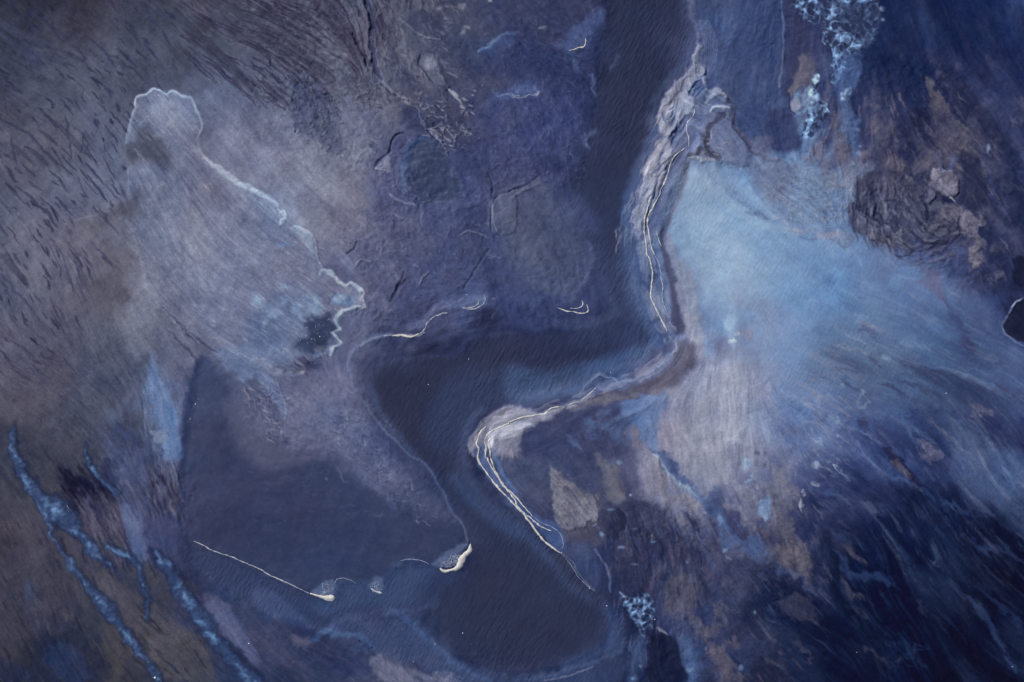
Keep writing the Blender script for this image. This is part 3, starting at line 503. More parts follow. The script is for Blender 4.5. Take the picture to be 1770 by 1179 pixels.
S(K2([(230,540,5),(300,600,7),(360,660,6),(440,680,4)]), (40,40,76), f=2, op=.8, w=1.5)
S(K2([(240,530,3),(320,590,6),(390,640,8),(470,680,6),(510,730,3)]), (98,104,144), f=2, op=.6, w=1.2, h=.1)
P(K2([(330,670),(440,700),(560,700),(620,780),(660,830),(560,850),(440,810),(380,770),(320,730)]), (108,92,112), f=3, op=.85, w=3, h=.1, amp=dict(f=2,m=2,g=2))
for (u, v, a, b_, g_) in [(470,720,60,5,5),(450,760,70,5,8),(520,740,50,5,0),(480,790,50,5,10),(580,830,26,8,20),(560,790,50,4,15),(430,735,40,4,0),(345,720,24,10,50)]:
    p = K2([(u, v)])[0]; E(p[0], p[1], a*.2, b_*.2, g_, col=(158,142,150), f=1.2, op=.75, w=1.5)
S(K2([(590,780,5),(640,820,8),(660,850,7),(600,905,5),(540,890,3)]), (50,50,84), f=1.6, op=.8, w=1.5)
P(K2([(850,180),(890,150),(930,170),(1010,170),(1050,230),(1070,310),(1050,370),(1000,390),(940,370),(880,300),(850,250)]), (126,112,122), f=2.5, op=.92, w=1.2, h=.25, amp=dict(g=1.8))
P(K2([(930,175),(1010,175),(1050,240),(1040,290),(1000,250),(970,290),(940,260),(920,210)]), (88,74,92), f=2, op=.9, w=2)
P(K2([(830,260),(880,290),(950,370),(880,350),(850,420),(800,430),(830,340)]), (122,106,118), f=2, op=.85, w=1.5, h=.15)
S(K2([(1068,250,4),(1072,330,5),(1050,385,4)]), (38,36,70), f=1.5, op=.8)
P(K2([(870,370),(940,380),(1000,400),(1020,440),(1030,500),(960,460),(880,450)]), (34,38,76), f=4, op=.85, w=2)
S(K2([(980,385,3),(1005,400,5),(1025,430,3)]), (170,170,186), f=1.2, op=.9, w=.8)
P(K2([(860,480),(1000,460),(1040,520),(1000,620),(900,640),(860,560)]), (98,84,104), f=5, op=.75, w=4, brk=(N2,-1.4,.2))
P(K2([(840,600),(940,580),(1000,640),(960,720),(860,710),(800,680)]), (110,96,118), f=4, op=.85, w=4, amp=dict(g=2))
P(K2([(1060,520),(1200,510),(1290,580),(1240,640),(1280,760),(1240,820),(1290,960),(1220,990),(1150,900),(1110,780),(1080,680),(1050,600)]), (112,98,120), f=3.5, op=.85, w=4, wb=2, amp=dict(g=2,m=1.6))
P(K2([(1110,700),(1180,720),(1180,800),(1140,850),(1100,800)]), (56,56,96), f=4, op=.8, w=3)
S(K2([(1085,570,6),(1060,640,12),(1040,720,14),(980,800,14),(960,860,10),(850,870,8)]), (44,42,80), f=2.5, op=.8, w=1.5)
S(K2([(800,750,10),(880,730,10),(960,720,8),(1000,660,8)]), (58,58,98), f=2.5, op=.6, w=1.5)
S(K2([(620,690,8),(700,760,8),(790,800,8),(860,800,6)]), (44,50,92), f=2.5, op=.7, w=1.5)
P(K2([(1080,30),(1200,40),(1280,160),(1310,330),(1340,460),(1290,500),(1150,490),(1070,420),(1080,300),(1060,160)]), (44,44,80), f=6, op=.8, w=3)
P(K2([(1340,780),(1420,790),(1490,900),(1480,960),(1380,940),(1330,860)]), (86,74,104), f=5, op=.75, w=3, brk=(N2,-1.3,.3))
P(K2([(1290,480),(1380,520),(1500,660),(1621,820),(1600,860),(1500,760),(1380,640),(1300,560)]), (76,72,108), f=8, op=.6, w=4)
P(K2([(1240,620),(1300,590),(1380,700),(1520,860),(1480,1000),(1380,960),(1300,830),(1250,720)]), (36,42,82), f=9, op=.6, w=4)
P(K2([(1540,920),(1621,880),(1680,980),(1660,1140),(1570,1150),(1530,1060)]), (34,32,66), f=3, op=.85, w=2)
P(K2([(1320,1080),(1400,1030),(1440,1080),(1360,1120)]), (96,86,118), f=4, op=.7, w=4, brk=(N2,-.8,.6))
S(K2([(1300,30,10),(1320,150,18),(1340,300,20),(1400,450,18),(1480,560,12)]), (54,66,116), f=6, op=.55, w=2)
S(K2([(880,0,5),(890,80,9),(910,150,9),(960,175,8),(1010,165,5)]), (84,92,138), f=1.8, op=.85, w=.6, h=-.05)
S(K2([(925,100,2),(935,150,4),(970,168,3)]), (38,36,66), f=1.2, op=.8)
P(K2([(960,120),(1000,40),(1060,20),(1040,80),(1000,150)]), (70,86,138), f=3, op=.75, w=2)
P(B3([(720,170),(830,230),(890,220),(920,300),(950,420),(930,400),(880,340),(840,260),(780,200)]), (92,88,130), f=3, op=.6, w=2)
P(B3([(930,380),(960,400),(1000,480),(1070,600),(1100,640),(1050,640),(1000,540)]), (60,70,118), f=5, op=.6, w=2)
# dark pool with pale rim at the right edge
P(B3([(1326,370),(1290,385),(1260,440),(1225,480),(1230,530),(1280,570),(1326,590),(1420,560),(1420,400)]), (36,34,66), f=3, op=.92, w=2, h=-.1)
S(B3([(1350,362,3),(1300,378,3.5),(1270,410,4),(1250,450,4),(1225,490,4),(1225,530,5),(1260,570,4),(1326,615,4),(1400,640,4)]), (112,128,168), f=1.6, op=.75, w=1, h=.06)
S(B3([(1310,375,1.5),(1285,390,2),(1265,415,2)]), (196,196,204), f=1, op=.85, w=.6)
# wisps of pale silt flowing south-east
FAN = R_([(1450,470),(1560,500),(1700,560),(1800,620),(1900,760),(1850,1000),(1600,1000),(1450,900),(1380,760),(1360,640)])
P(FAN, (92,124,176), f=60, op=.42, brk=(L4+.4*L3,.2,1.8)); P(FAN, (46,54,98), f=60, op=.5, brk=(-(L4+.5*L3),.5,1.9))
P(FAN, (120,126,160), f=60, op=.35, brk=(L2,1.1,2.4))
P(R_([(1440,880),(1560,900),(1800,900),(1950,1100),(1900,1300),(1400,1300),(1380,1050)]), (46,64,112), f=50, op=.4, brk=(L4+.4*L3,.2,1.8))
P(R_([(1480,40),(1560,-120),(1950,-120),(1950,330),(1720,330),(1640,200),(1560,180),(1520,120)]), (52,70,122), f=40, op=.38, brk=(L4+.4*L3,.3,1.8))
P(R_([(1520,100),(1760,120),(1790,330),(1700,320),(1640,180),(1540,180)]), (84,76,108), f=30, op=.4, brk=(L3+N2*.5,.7,1.7))
K3 = Z(1380, 560, 390 / 1533)
P(K3([(860,440),(940,460),(1010,500),(1000,540),(920,510)]), (52,54,90), f=8, op=.5, w=3, brk=(L2,-1.4,.6))
P(K3([(360,580),(430,600),(480,640),(500,690),(440,685),(380,640)]), (54,52,86), f=7, op=.6, w=3, brk=(L2,-1.4,.6))
P(K3([(800,780),(860,790),(950,860),(930,910),(870,920),(820,870)]), (92,86,124), f=5, op=.75, w=4, amp=dict(g=2.4,m=1.6))
P(K3([(1140,500),(1220,520),(1290,570),(1360,600),(1280,640),(1200,580)]), (98,92,130), f=4, op=.75, w=4, amp=dict(g=2.4))
P(K3([(600,850),(650,870),(700,930),(780,1020),(830,1100),(790,1090),(700,1010),(620,930)]), (40,38,76), f=4, op=.8, w=2)
P(K3([(620,920),(660,930),(710,990),(760,1030),(740,1060),(680,1000)]), (100,84,108), f=2.5, op=.8, w=2, amp=dict(g=2))
P(K3([(790,1090),(820,1120),(870,1170),(840,1150)]), (110,92,112), f=2, op=.7, w=1.5)
P(K3([(700,260),(800,250),(900,300),(980,350),(960,380),(840,350),(720,300)]), (62,72,114), f=9, op=.45, w=4)
P(K3([(1130,180),(1100,60),(1160,100),(1220,190)]), (56,58,100), f=6, op=.6, w=3)
P(K3([(1340,430),(1420,460),(1533,540),(1533,580),(1420,520),(1340,500)]), (56,56,98), f=5, op=.6, w=3)
P(K3([(400,40),(520,50),(560,90),(480,90)]), (66,80,132), f=4, op=.6, w=3)
for d, c_, o_ in [("560,30 620,90 720,130 860,160 960,190","b",.6),("460,220 520,240 560,280","d",.7),("560,400 640,430 680,455 760,500","d",.6),("680,390 760,410 840,430","d",.6),("740,250 860,280 1000,310 1150,360 1280,400 1400,480 1533,530","b",.6),("260,140 340,160 430,180 520,170","l",.7),("400,15 500,25 540,30","l",.6),("240,300 320,320 420,330","d",.4),("1170,430 1220,470 1260,500","d",.6),("700,640 800,700 880,760 930,790","b",.6),("640,560 700,650 760,740 850,820","b",.45),("300,680 420,720 500,760 600,830","b",.55),("360,760 420,850 520,960 640,1040 760,1080","b",.5),("470,760 500,860 560,960","d",.5),("1400,960 1440,1040 1460,1120","b",.5),("60,960 180,980 260,1000","l",.45),("880,640 960,720 1100,830 1200,900","l",.3),("520,740 600,860","d",.6),("1040,640 1200,700 1300,820 1420,1000","b",.35),("1190,620 1230,700","l",.5),("290,360 340,420 420,440","d",.5),("760,260 820,300","d",.6),("940,380 1060,400 1160,420","d",.4),("20,480 60,540","l",.5),("40,660 130,690 210,730","l",.5),("100,600 200,640","l",.45)]:
    q = [tuple(map(float, s.split(','))) for s in d.split()]
    cl = dict(b=(92,118,170), d=(48,54,100), l=(134,140,168))[c_]; ww = dict(b=9, d=7, l=4)[c_]
    S(K3([(a, b, (2 if i in (0, len(q) - 1) else ww)) for i, (a, b) in enumerate(q)]), cl, f=3, op=o_, w=2.2, wb=1)
for (u, v, a, b_, g_) in [(240,380,16,24,0),(425,480,14,40,20),(410,540,12,26,10),(262,640,10,26,10),(150,795,26,20,-30),(250,755,26,10,0),(118,950,26,18,10),(300,1005,10,22,10),(605,235,26,16,10)]:
    p = K3([(u, v)])[0]; E(p[0], p[1], a*.25, b_*.25, g_, col=(124,154,196), f=3, op=.8, w=1.2)
for (u, v, a, b_) in [(100,1078,18,10),(40,1155,7,14),(185,280+0,0,0)]:
    if a: p = K3([(u, v)])[0]; E(p[0], p[1], a*.25, b_*.25, 0, col=(168,172,190), f=1.5, op=.85, w=1)
for k in range(120):                                 # speckle of pale flecks where the flow shoals
    x, y = random.uniform(1375, 1470), random.uniform(600, 830); a = ang[int((y-GY0)/ST), int((x-GX0)/ST)]; L_ = random.uniform(3, 12)
    S([(x, y, .4), (x+math.cos(a)*L_*.5, y+math.sin(a)*L_*.5, 1.2), (x+math.cos(a)*L_, y+math.sin(a)*L_, .4)], (130,132,160), f=1.3, op=random.uniform(.2,.6), w=1.5)
# --- lower right: sand tongue, dark weed, brown patches
P(R_([(1130,800),(1180,830),(1230,870),(1280,850),(1330,800),(1380,850),(1400,900),(1410,950),(1430,990),(1390,1000),(1340,960),(1300,920),(1250,900),(1210,905),(1150,890)]), (116,104,128), f=10, op=.55, w=5, wb=3, brk=(N2+L3,-1.6,.6), amp=dict(g=1.6,m=1.5))
P(C2([(205,90),(240,110),(300,160),(380,210),(430,250),(460,340),(400,350),(380,380),(300,400),(250,370),(230,280),(215,200)]), (110,102,122), f=3, op=.85, w=2, amp=dict(f=2.2,m=1.8,g=1.6), h=.12)
P(C2([(440,20),(500,60),(560,110),(580,230),(530,280),(490,230),(460,120)]), (104,98,122), f=6, op=.7, w=3, amp=dict(m=1.5))
P(C2([(580,20),(650,0),(660,120),(680,240),(600,250),(580,150)]), (68,74,114), f=8, op=.6, w=3)
P(C2([(300,400),(400,350),(450,400),(470,470),(400,480),(320,440)]), (74,60,92), f=5, op=.7, w=3)
P(C2([(440,330),(560,290),(640,270),(760,310),(860,380),(960,440),(1000,560),(1020,700),(960,760),(820,720),(780,560),(620,600),(540,560),(520,460),(460,420)]), (52,50,86), f=9, op=.7, w=5, wb=3, amp=dict(m=1.6,b=1.3))
P(C2([(560,300),(600,340),(590,420),(540,450),(500,430),(520,350)]), (44,42,76), f=3, op=.7, w=2)
S(C2([(575,300,2),(600,340,2),(598,410,2),(560,450,1)]), (92,94,134), f=1.2, op=.55, w=1)
for k in range(60):                                  # combed weed along the flow
    x, y = random.uniform(1100, 1240), random.uniform(880, 1010); a = ang[int((y-GY0)/ST), int((x-GX0)/ST)]; L_ = random.uniform(12, 40)
    S([(x, y, 1), (x+math.cos(a)*L_*.5, y+math.sin(a)*L_*.5, 3), (x+math.cos(a)*L_, y+math.sin(a)*L_, 1)], random.choice([(40,38,76),(40,42,80),(88,72,102),(76,68,106)]), f=2.5, op=random.uniform(.3,.6), w=2)
P(R_([(1150,1010),(1190,1000),(1210,1030),(1240,1060),(1260,1090),(1290,1150),(1260,1190),(1230,1170),(1210,1100),(1170,1090),(1150,1060)]), (88,74,100), f=8, op=.75, w=5, wb=2, brk=(L3+N2,-1.7,.3), amp=dict(g=1.6,m=1.5))
P(C2([(820,690),(900,680),(960,720),(900,800),(830,780)]), (84,68,98), f=5, op=.6, w=4, brk=(N2,-1,.5))
P(C2([(1070,650),(1180,640),(1200,700),(1120,750),(1080,720)]), (76,66,100), f=6, op=.5, w=4, brk=(N2,-1,.5))
P(C2([(1050,780),(1150,790),(1180,840),(1060,850)]), (88,76,104), f=4, op=.6, w=4, brk=(N2,-1,.5))
P(C3([(100,480),(260,500),(270,570),(330,600),(210,620),(250,670),(150,640),(90,590)]), (100,86,110), f=5, op=.75, w=4, brk=(N2,-1.6,.3), amp=dict(g=2))
P(C3([(60,780),(130,740),(230,740),(250,800),(270,880),(200,850),(100,850)]), (94,76,104), f=4, op=.75, w=3, amp=dict(m=1.6))
P(C3([(0,600),(100,640),(240,700),(330,800),(450,900),(560,960),(640,1060),(700,1179),(400,1179),(250,1000),(100,900),(0,860)]), (26,34,72), f=16, op=.6, w=4)
P(C3([(330,480),(370,470),(400,600),(380,700),(500,830),(640,980),(600,1000),(450,880),(360,760),(320,620)]), (24,32,66), f=6, op=.6, w=3)
for d, c_, o_, ww in [("400,490 440,520 480,560 520,590","n",.7,12),("385,640 420,680 460,720 520,760","n",.6,10),("440,780 490,810 520,850","n",.5,8),("320,400 380,450 460,480 540,520","b",.4,12),("340,480 400,560 440,640 620,650 640,670","b",.5,14),("560,560 640,590 760,600 830,560","d",.5,12),("780,760 800,820 830,860","n",.4,5),("860,580 900,600","w",.6,3),("960,690 1060,770 1150,860 1190,950 1230,1080","b",.5,13),("1100,700 1200,780 1290,880 1326,960","b",.35,9),("480,990 560,1040 640,1080 740,1060 820,1100","n",.3,8),("620,990 700,1000 760,1020 830,990","b",.4,12),("220,190 300,200 400,240 480,280","b",.4,12),("480,80 600,100 700,150 800,200 900,260 1040,320 1180,330","b",.45,10),("1000,430 1100,480 1200,500 1326,560","b",.45,10),("540,0 600,60 640,120 740,170","b",.4,10),("0,900 40,940 60,970","n",.6,8),("150,960 200,1000 240,1080","n",.5,9),("0,1040 40,1080 90,1110","n",.5,7),("200,640 230,680 260,720","n",.5,9),("290,700 330,750","n",.5,10),("200,800 280,880 380,940 470,1000","d",.5,14),("1230,1060 1260,1100 1300,1130","b",.5,10),("640,880 700,960 800,1020","b",.3,9),("880,840 930,930","b",.3,6),("240,20 300,10 340,30","n",.3,8),("0,560 80,600 180,640 260,720 340,800","b",.45,10)]:
    q = [tuple(map(float, s.split(','))) for s in d.split()]
    cl = dict(b=(52,74,126), d=(24,30,64), n=(92,76,102), w=(140,150,180))[c_]
    S(C3([(a, b, (2 if i in (0, len(q) - 1) else ww)) for i, (a, b) in enumerate(q)]), cl, f=3.5, op=o_, w=2.4, wb=1.5)
for (u, v, a, b_) in [(265,65,20,12),(250,162,14,8),(195,278,15,13),(400,105,8,10),(205,222,6,10)]:
    p = C3([(u, v)])[0]; E(p[0], p[1], a*.34, b_*.34, 0, col=(150,160,184), f=2, op=.75, w=1.2)
K4 = Z(1080, 680, 320 / 1347)
P(K4([(180,390),(240,440),(300,430),(340,470),(400,560),(470,640),(520,700),(600,760),(620,820),(540,790),(470,710),(400,640),(300,560),(230,480)]), (74,96,148), f=4, op=.85, w=2.5, h=-.1)
S(K4([(210,450,6),(260,500,7),(320,570,9),(390,640,8),(470,700,6),(520,740,4)]), (150,178,206), f=2.5, op=.75, w=1.5)
P(K4([(270,450),(330,430),(380,520),(400,580),(350,560),(300,500)]), (58,72,120), f=4, op=.7, w=3)
P(K4([(640,680),(700,670),(720,800),(760,880),(860,960),(1000,1060),(1040,1179),(900,1179),(760,1100),(680,1179),(680,1000),(640,900),(600,820)]), (66,92,146), f=7, op=.8, w=3, amp=dict(g=.6))
P(K4([(640,700),(710,690),(720,760),(680,860),(620,850)]), (48,56,96), f=9, op=.55, w=3)
P(K4([(740,400),(840,400),(880,440),(860,560),(960,640),(990,720),(900,700),(820,660),(760,560)]), (76,86,132), f=8, op=.7, w=4)
P(K4([(700,640),(800,680),(900,740),(980,720),(960,860),(860,840),(760,780)]), (80,88,132), f=5, op=.65, w=4, brk=(L2,-1.4,.8))
P(K4([(730,830),(820,880),(830,980),(900,1040),(840,1060),(760,960)]), (58,62,104), f=4, op=.75, w=3)
P(K4([(840,960),(900,990),(880,1060),(850,1020)]), (62,58,92), f=3, op=.6, w=2)
for (u, v, a, b_, g_) in [(880,495,32,14,-10),(885,520,30,9,-10),(880,560,26,6,-5),(915,600,24,6,-25),(890,535,16,22,0),(900,640,30,5,-20)]:
    p = K4([(u, v)])[0]; E(p[0], p[1], a*.237, b_*.237, g_, col=(126,162,204), f=2, op=.8, w=1)
P(K4([(1000,750),(1030,740),(1055,790),(1050,860),(1030,940),(1000,900),(960,870),(970,800)]), (118,148,192), f=3, op=.85, w=1.2, h=-.05)
for (u, v, r) in [(1018,520,12),(1018,435,10),(1092,735,16),(1070,800,16),(960,435,14),(1200,930,30),(1130,940,22),(1180,900,16)]:
    p = K4([(u, v)])[0]; E(p[0], p[1], r*.237, r*.22, 0, col=(74,74,108), f=2.5, op=.75, w=1.5)
for (u, v, a, b_) in [(40,735,8,8),(590,875,12,4),(1290,820,22,14),(210,1072,16,4)]:
    p = K4([(u, v)])[0]; E(p[0], p[1], a*.237, b_*.237, 0, col=(176,172,184), f=1.5, op=.75, w=1)
P(B2([(380,990),(440,970),(500,930),(560,930),(580,1000),(590,1090),(560,1120),(500,1060),(440,1090),(410,1020)]), (66,94,146), f=9, op=.6, w=4, brk=(N2,-1.3,.6))
P(B2([(280,1070),(310,1070),(370,1130),(360,1145),(310,1110)]), (78,104,150), f=6, op=.5, w=3)
P(C2([(280,40),(420,20),(480,100),(500,220),(420,230),(330,150)]), (54,64,106), f=8, op=.5, w=5, brk=(N2,-.6,.8))
P(B2([(1090,440),(1130,430),(1160,500),(1140,560),(1150,640),(1120,600),(1090,510)]), (146,176,210), f=4, op=.5, w=2, brk=(N2,-1,.6))
for k in range(7): S(B2([(1095-k,465+k*16,2),(1120,460+k*16,4),(1145+k,468+k*16,2)]), (150,180,212), f=1.6, op=.55, w=1)
S(B2([(1115,598,2),(1135,592,5),(1155,594,2)]), (196,206,220), f=1.3, op=.85); S(B2([(1150,562,2),(1175,556,3)]), (196,200,212), f=1.2, op=.7)
P(B2([(1180,520),(1240,540),(1245,570),(1200,570)]), (128,128,160), f=3, op=.6, w=2)
P(B2([(960,400),(1020,460),(1090,530),(1140,560),(1100,560),(1030,500),(970,440)]), (100,132,180), f=5, op=.6, w=1.5)
P(B2([(640,1000),(670,1080),(660,1120),(620,1110),(610,1040)]), (118,108,134), f=4, op=.6, w=3, brk=(N2,-.8,.8))
# --- foam-laden foreland at the river's sharp bend
K5 = Z(800, 680, 160 / 1179)
P(K5([(60,640),(100,560),(200,420),(280,330),(400,230),(520,170),(640,150),(800,190),(860,240),(980,260),(1179,280),(1100,330),(900,380),(800,450),(740,600),(670,820),(600,800),(440,790),(420,760),(330,700),(160,700),(140,800),(100,760)]), (128,126,156), f=4, op=.8, w=1.2, h=.1, amp=dict(f=1.6,m=1.6))
P(K5([(280,540),(360,470),(500,420),(640,360),(760,360),(900,390),(760,450),(640,540),(520,570),(440,580),(420,700),(380,700),(340,640),(300,620)]), (176,178,190), f=5, op=.75, w=1.5, amp=dict(f=2))
P(K5([(300,430),(420,360),(560,270),(680,230),(830,210),(880,230),(700,290),(560,350),(420,450),(330,470)]), (146,148,176), f=4, op=.7, w=1.5)
P(K5([(440,600),(560,560),(700,640),(690,780),(660,830),(580,780),(460,760)]), (112,110,144), f=5, op=.8, w=2.5)
S(K5([(90,640,12),(140,560,16),(220,460,16),(290,360,18),(400,280,16),(520,220,14),(620,200,8)]), (96,84,112), f=2.5, op=.75, w=1.8, brk=(N2,-1.4,.4))
S(K5([(250,350,5),(270,400,6),(220,460,6),(150,540,5),(110,620,3)]), (60,50,76), f=1, op=.8, w=1)
P(K5([(140,700),(260,640),(320,680),(300,800),(420,1000),(560,1179),(420,1179),(300,1040),(190,880)]), (80,100,150), f=3, op=.75, w=1)
S(C1([(1225,0,9),(1235,60,10),(1270,130,10),(1326,210,10)]), (84,112,166), f=4, op=.7, w=.8)
P(C2([(0,200),(60,260),(150,340),(230,360),(270,420),(290,490),(270,520),(210,480),(140,400),(60,310),(0,270)]), (66,88,140), f=4, op=.75, w=1.5)
P(C2([(280,480),(420,480),(440,540),(470,640),(460,700),(420,690),(340,600)]), (54,72,120), f=8, op=.6, w=2)
S(C2([(270,520,2),(330,580,2.5),(380,660,2.5),(440,710,2)]), (92,108,150), f=1.6, op=.6, w=1)
S(C2([(440,500,2),(480,560,4),(510,620,6),(515,720,4)]), (92,112,160), f=2.5, op=.6, w=1)
S(B2([(0,960,14),(60,930,16),(120,950,12)]), (118,122,158), f=4, op=.6, w=2)
for k in range(6):
    S(B2([(360+k*4,850-k*12,1),(400+k*8,800-k*8,2),(450+k*8,770-k*3,2),(540+k*6,775+k*8,1)]), (128,138,172), f=1.2, op=.3, w=1.5)
for k in range(5):
    S(B2([(140+k*16,945-k*12,1),(200+k*10,905-k*6,2),(255,890-k*2,1)]), (116,124,162), f=1.2, op=.3, w=1.5)
P(B2([(360,900),(430,820),(520,790),(640,790),(740,780),(600,830),(480,850)]), (78,92,140), f=4, op=.6, w=1.5)
for k in range(5):                                   # contour lines of the receding water
    o = k * 16
    S(B2([(812+o*.4,545,2),(835+o,590+o*.1,2.5),(815+o,650+o*.5,2.5),(740+o*.8,730+o*.3,2.5),(640+o*.5,780+o*.2,2)]), (96,112,158), f=1.5, op=.42, w=.7)
    S(B2([(690-o*.8,60,2),(700-o,200,2.5),(700-o*1.2,330,2.5),(745-o,450,2)]), (74,96,146), f=1.8, op=.35, w=.7)
S(B2([(640,745,1),(710,690,3),(790,625,3),(820,570,1)]), (52,60,100), f=1.6, op=.35, w=.8)

# --- lower left: dark streaks, troughs and braided streams -----------------------------
K6 = Z(80, 740, 280 / 1501)
P(K6([(120,340),(200,420),(260,560),(190,620),(140,560),(100,420)]), (34,34,62), f=12, op=.6, w=2, brk=(L2,-1.5,.8))
P(K6([(320,450),(420,480),(540,560),(560,640),(460,610),(370,560)]), (34,32,58), f=12, op=.6, w=2.5, brk=(L2,-1.5,.8))
P(K6([(380,350),(460,440),(560,540),(640,620),(580,590),(460,500),(400,430)]), (26,28,56), f=6, op=.7, w=1.5)
P(K6([(190,560),(340,640),(440,800),(560,1000),(700,1179),(500,1179),(360,1000),(260,830),(200,700)]), (80,74,104), f=7, op=.7, w=2)
P(K6([(440,600),(560,620),(660,740),(700,900),(720,1060),(600,980),(500,800)]), (88,80,108), f=6, op=.7, w=2)
P(K6([(380,620),(440,700),(520,800),(580,920),(640,1040),(560,1000),(480,860),(400,700)]), (44,44,80), f=3, op=.75, w=1.5)
P(K6([(190,640),(260,680),(330,800),(340,860),(280,850),(210,740)]), (58,50,74), f=5, op=.7, w=2)
P(K6([(540,280),(650,330),(660,520),(700,700),(640,620),(520,440)]), (46,50,88), f=6, op=.8, w=3)
P(K6([(600,60),(700,60),(820,120),(760,200),(660,240),(580,200)]), (58,66,106), f=6, op=.7, w=4, brk=(N2,-1.2,.5))
P(K6([(640,200),(900,160),(900,440),(860,640),(900,760),(760,720),(680,560)]), (72,76,116), f=9, op=.6, w=3)
P(K6([(700,720),(860,720),(920,860),(950,1179),(760,1179),(740,980)]), (80,98,146), f=9, op=.75, w=2)
P(K6([(900,820),(1000,780),(1180,820),(1200,1000),(1180,1179),(960,1179)]), (62,68,112), f=8, op=.65, w=2)
P(K6([(940,350),(1000,320),(1100,300),(1180,320),(1240,440),(1240,600),(1180,760),(1000,760),(930,620),(930,460)]), (78,78,114), f=7, op=.65, w=2, amp=dict(f=1.6,m=1.6))
P(K6([(1020,660),(1100,640),(1180,680),(1180,790),(1120,790),(1020,730)]), (34,36,66), f=9, op=.7, w=2.5, brk=(L2,-1.5,.8))
P(K6([(930,380),(990,360),(1010,560),(1000,700),(930,660)]), (66,58,90), f=5, op=.6, w=2.5)
S(K6([(1160,320,4),(1200,420,5),(1225,520,6)]), (118,122,154), f=2.5, op=.6, w=1)
P(B0([(770,650),(800,700),(830,800),(860,840),(890,960),(900,1179),(830,1179),(820,1020),(760,880),(740,790),(760,720)]), (104,128,174), f=6, op=.65, w=2)
P(B0([(840,900),(890,950),(920,1100),(930,1179),(860,1179),(850,1000)]), (84,112,164), f=5, op=.65, w=1.5)
P(B0([(760,1060),(860,1040),(860,1110),(780,1110)]), (126,134,166), f=3, op=.6, w=3, brk=(N2,-.8,.6))
P(B0([(540,1179),(560,1060),(640,1000),(700,1060),(800,1120),(740,1179)]), (60,68,110), f=5, op=.6, w=5, brk=(N2,-1,.5))
for d in ["590,1000 640,1040 700,1080","500,1120 560,1080","360,820 400,860","280,400 330,470 360,560","320,150 350,260 400,330","390,260 420,340 450,400","460,70 520,140 580,220","830,420 880,470 950,540 1000,600","0,240 60,310 130,390 200,470","320,50 380,120 430,160","120,690 200,780 240,830","860,540 940,620 1010,690","970,540 1050,610 1110,650"]:
    q = [tuple(map(float, s.split(','))) for s in d.split()]
    S(B0([(a, b, (2 if i in (0, len(q) - 1) else 7)) for i, (a, b) in enumerate(q)]), (60,60,94), f=2, op=.55, w=1.5)
P(C0([(140,650),(180,700),(300,800),(380,860),(420,950),(500,1060),(550,1179),(140,1179),(160,950),(130,760)]), (36,42,74), f=12, op=.65, w=5, wb=2)
P(C0([(240,1000),(340,980),(430,1060),(440,1150),(300,1179),(230,1080)]), (38,58,100), f=10, op=.7, w=3)
P(C0([(0,1040),(80,1080),(150,1140),(160,1179),(0,1179)]), (34,44,82), f=9, op=.7, w=3)
P(C0([(150,660),(190,740),(160,780),(125,740)]), (44,62,104), f=4, op=.75, w=1.5)
P(C0([(430,640),(560,640),(700,740),(740,900),(700,960),(600,860),(500,760)]), (84,70,88), f=6, op=.5, w=2)
P(C0([(760,760),(900,880),(1020,960),(1080,1100),(1100,1179),(850,1179),(760,1000)]), (86,76,92), f=8, op=.6, w=2)
P(C0([(0,480),(60,380),(100,480),(60,490)]), (48,44,64), f=5, op=.6, w=3)
P(C0([(1020,800),(1100,760),(1190,820),(1240,920),(1300,1020),(1310,1080),(1240,1050),(1160,960),(1080,900)]), (82,92,136), f=5, op=.75, w=1.5)
P(C0([(1030,720),(1120,760),(1180,800),(1100,820),(1040,790)]), (84,80,116), f=5, op=.5, w=2)
P(C0([(1180,990),(1220,1000),(1260,1070),(1220,1060)]), (38,42,76), f=3, op=.8, w=1.5)
P(C0([(770,480),(830,620),(860,650),(800,600),(760,530)]), (40,46,86), f=3, op=.7, w=1.5)

# streams with standing ripples
STREAMS = [
 B0([(70,1010,3),(62,1060,10),(60,1120,18),(68,1160,22)]) + C0([(90,60,32),(120,130,34),(165,190,34),(205,250,24),(240,350,16),(270,430,14),(310,500,10),(350,560,11),(400,620,15),(430,680,20),(470,730,30),(520,780,34),(560,830,32),(600,885,28),(640,930,32),(680,985,28),(715,1030,18),(760,1080,20),(795,1155,20)]),
 C0([(215,250,30),(270,290,60),(320,340,66),(370,390,40),(420,450,26),(470,510,26),(520,560,14),(575,610,10)]),
 C0([(550,485,10),(600,515,16),(650,545,18),(690,580,18),(715,640,13),(735,700,13),(745,780,10),(742,860,8)]),
 C0([(800,520,14),(830,570,24),(865,630,32),(910,700,36),(950,760,36),(990,820,38),(1040,890,42),(1090,960,46),(1140,1020,38),(1190,1080,34),(1240,1130,40),(1310,1200,50)]),
 B0([(430,1120,4),(437,1160,12)]) + C0([(450,50,16),(470,90,18),(500,140,14),(545,185,14),(600,222,12)]),
]
TORR = [A3([(110,-100),(150,10),(190,60),(215,100),(245,120),(285,125),(300,170),(312,225),(340,250),(352,300),(345,360),(355,420),(380,410),(395,360),(420,300),(460,275),(520,245),(560,205),(580,150),(600,90),(600,0),(600,-100)]),
        A3([(250,380),(280,400),(275,460),(290,520),(345,540),(345,590),(300,620),(280,660),(230,705),(195,700),(215,640),(225,570),(250,520),(240,440)]),
        C2([(560,720),(610,750),(700,720),(745,790),(735,850),(715,910),(688,958),(660,900),(630,850),(600,800)])]
FR = np.zeros((NY, NX), np.float32)
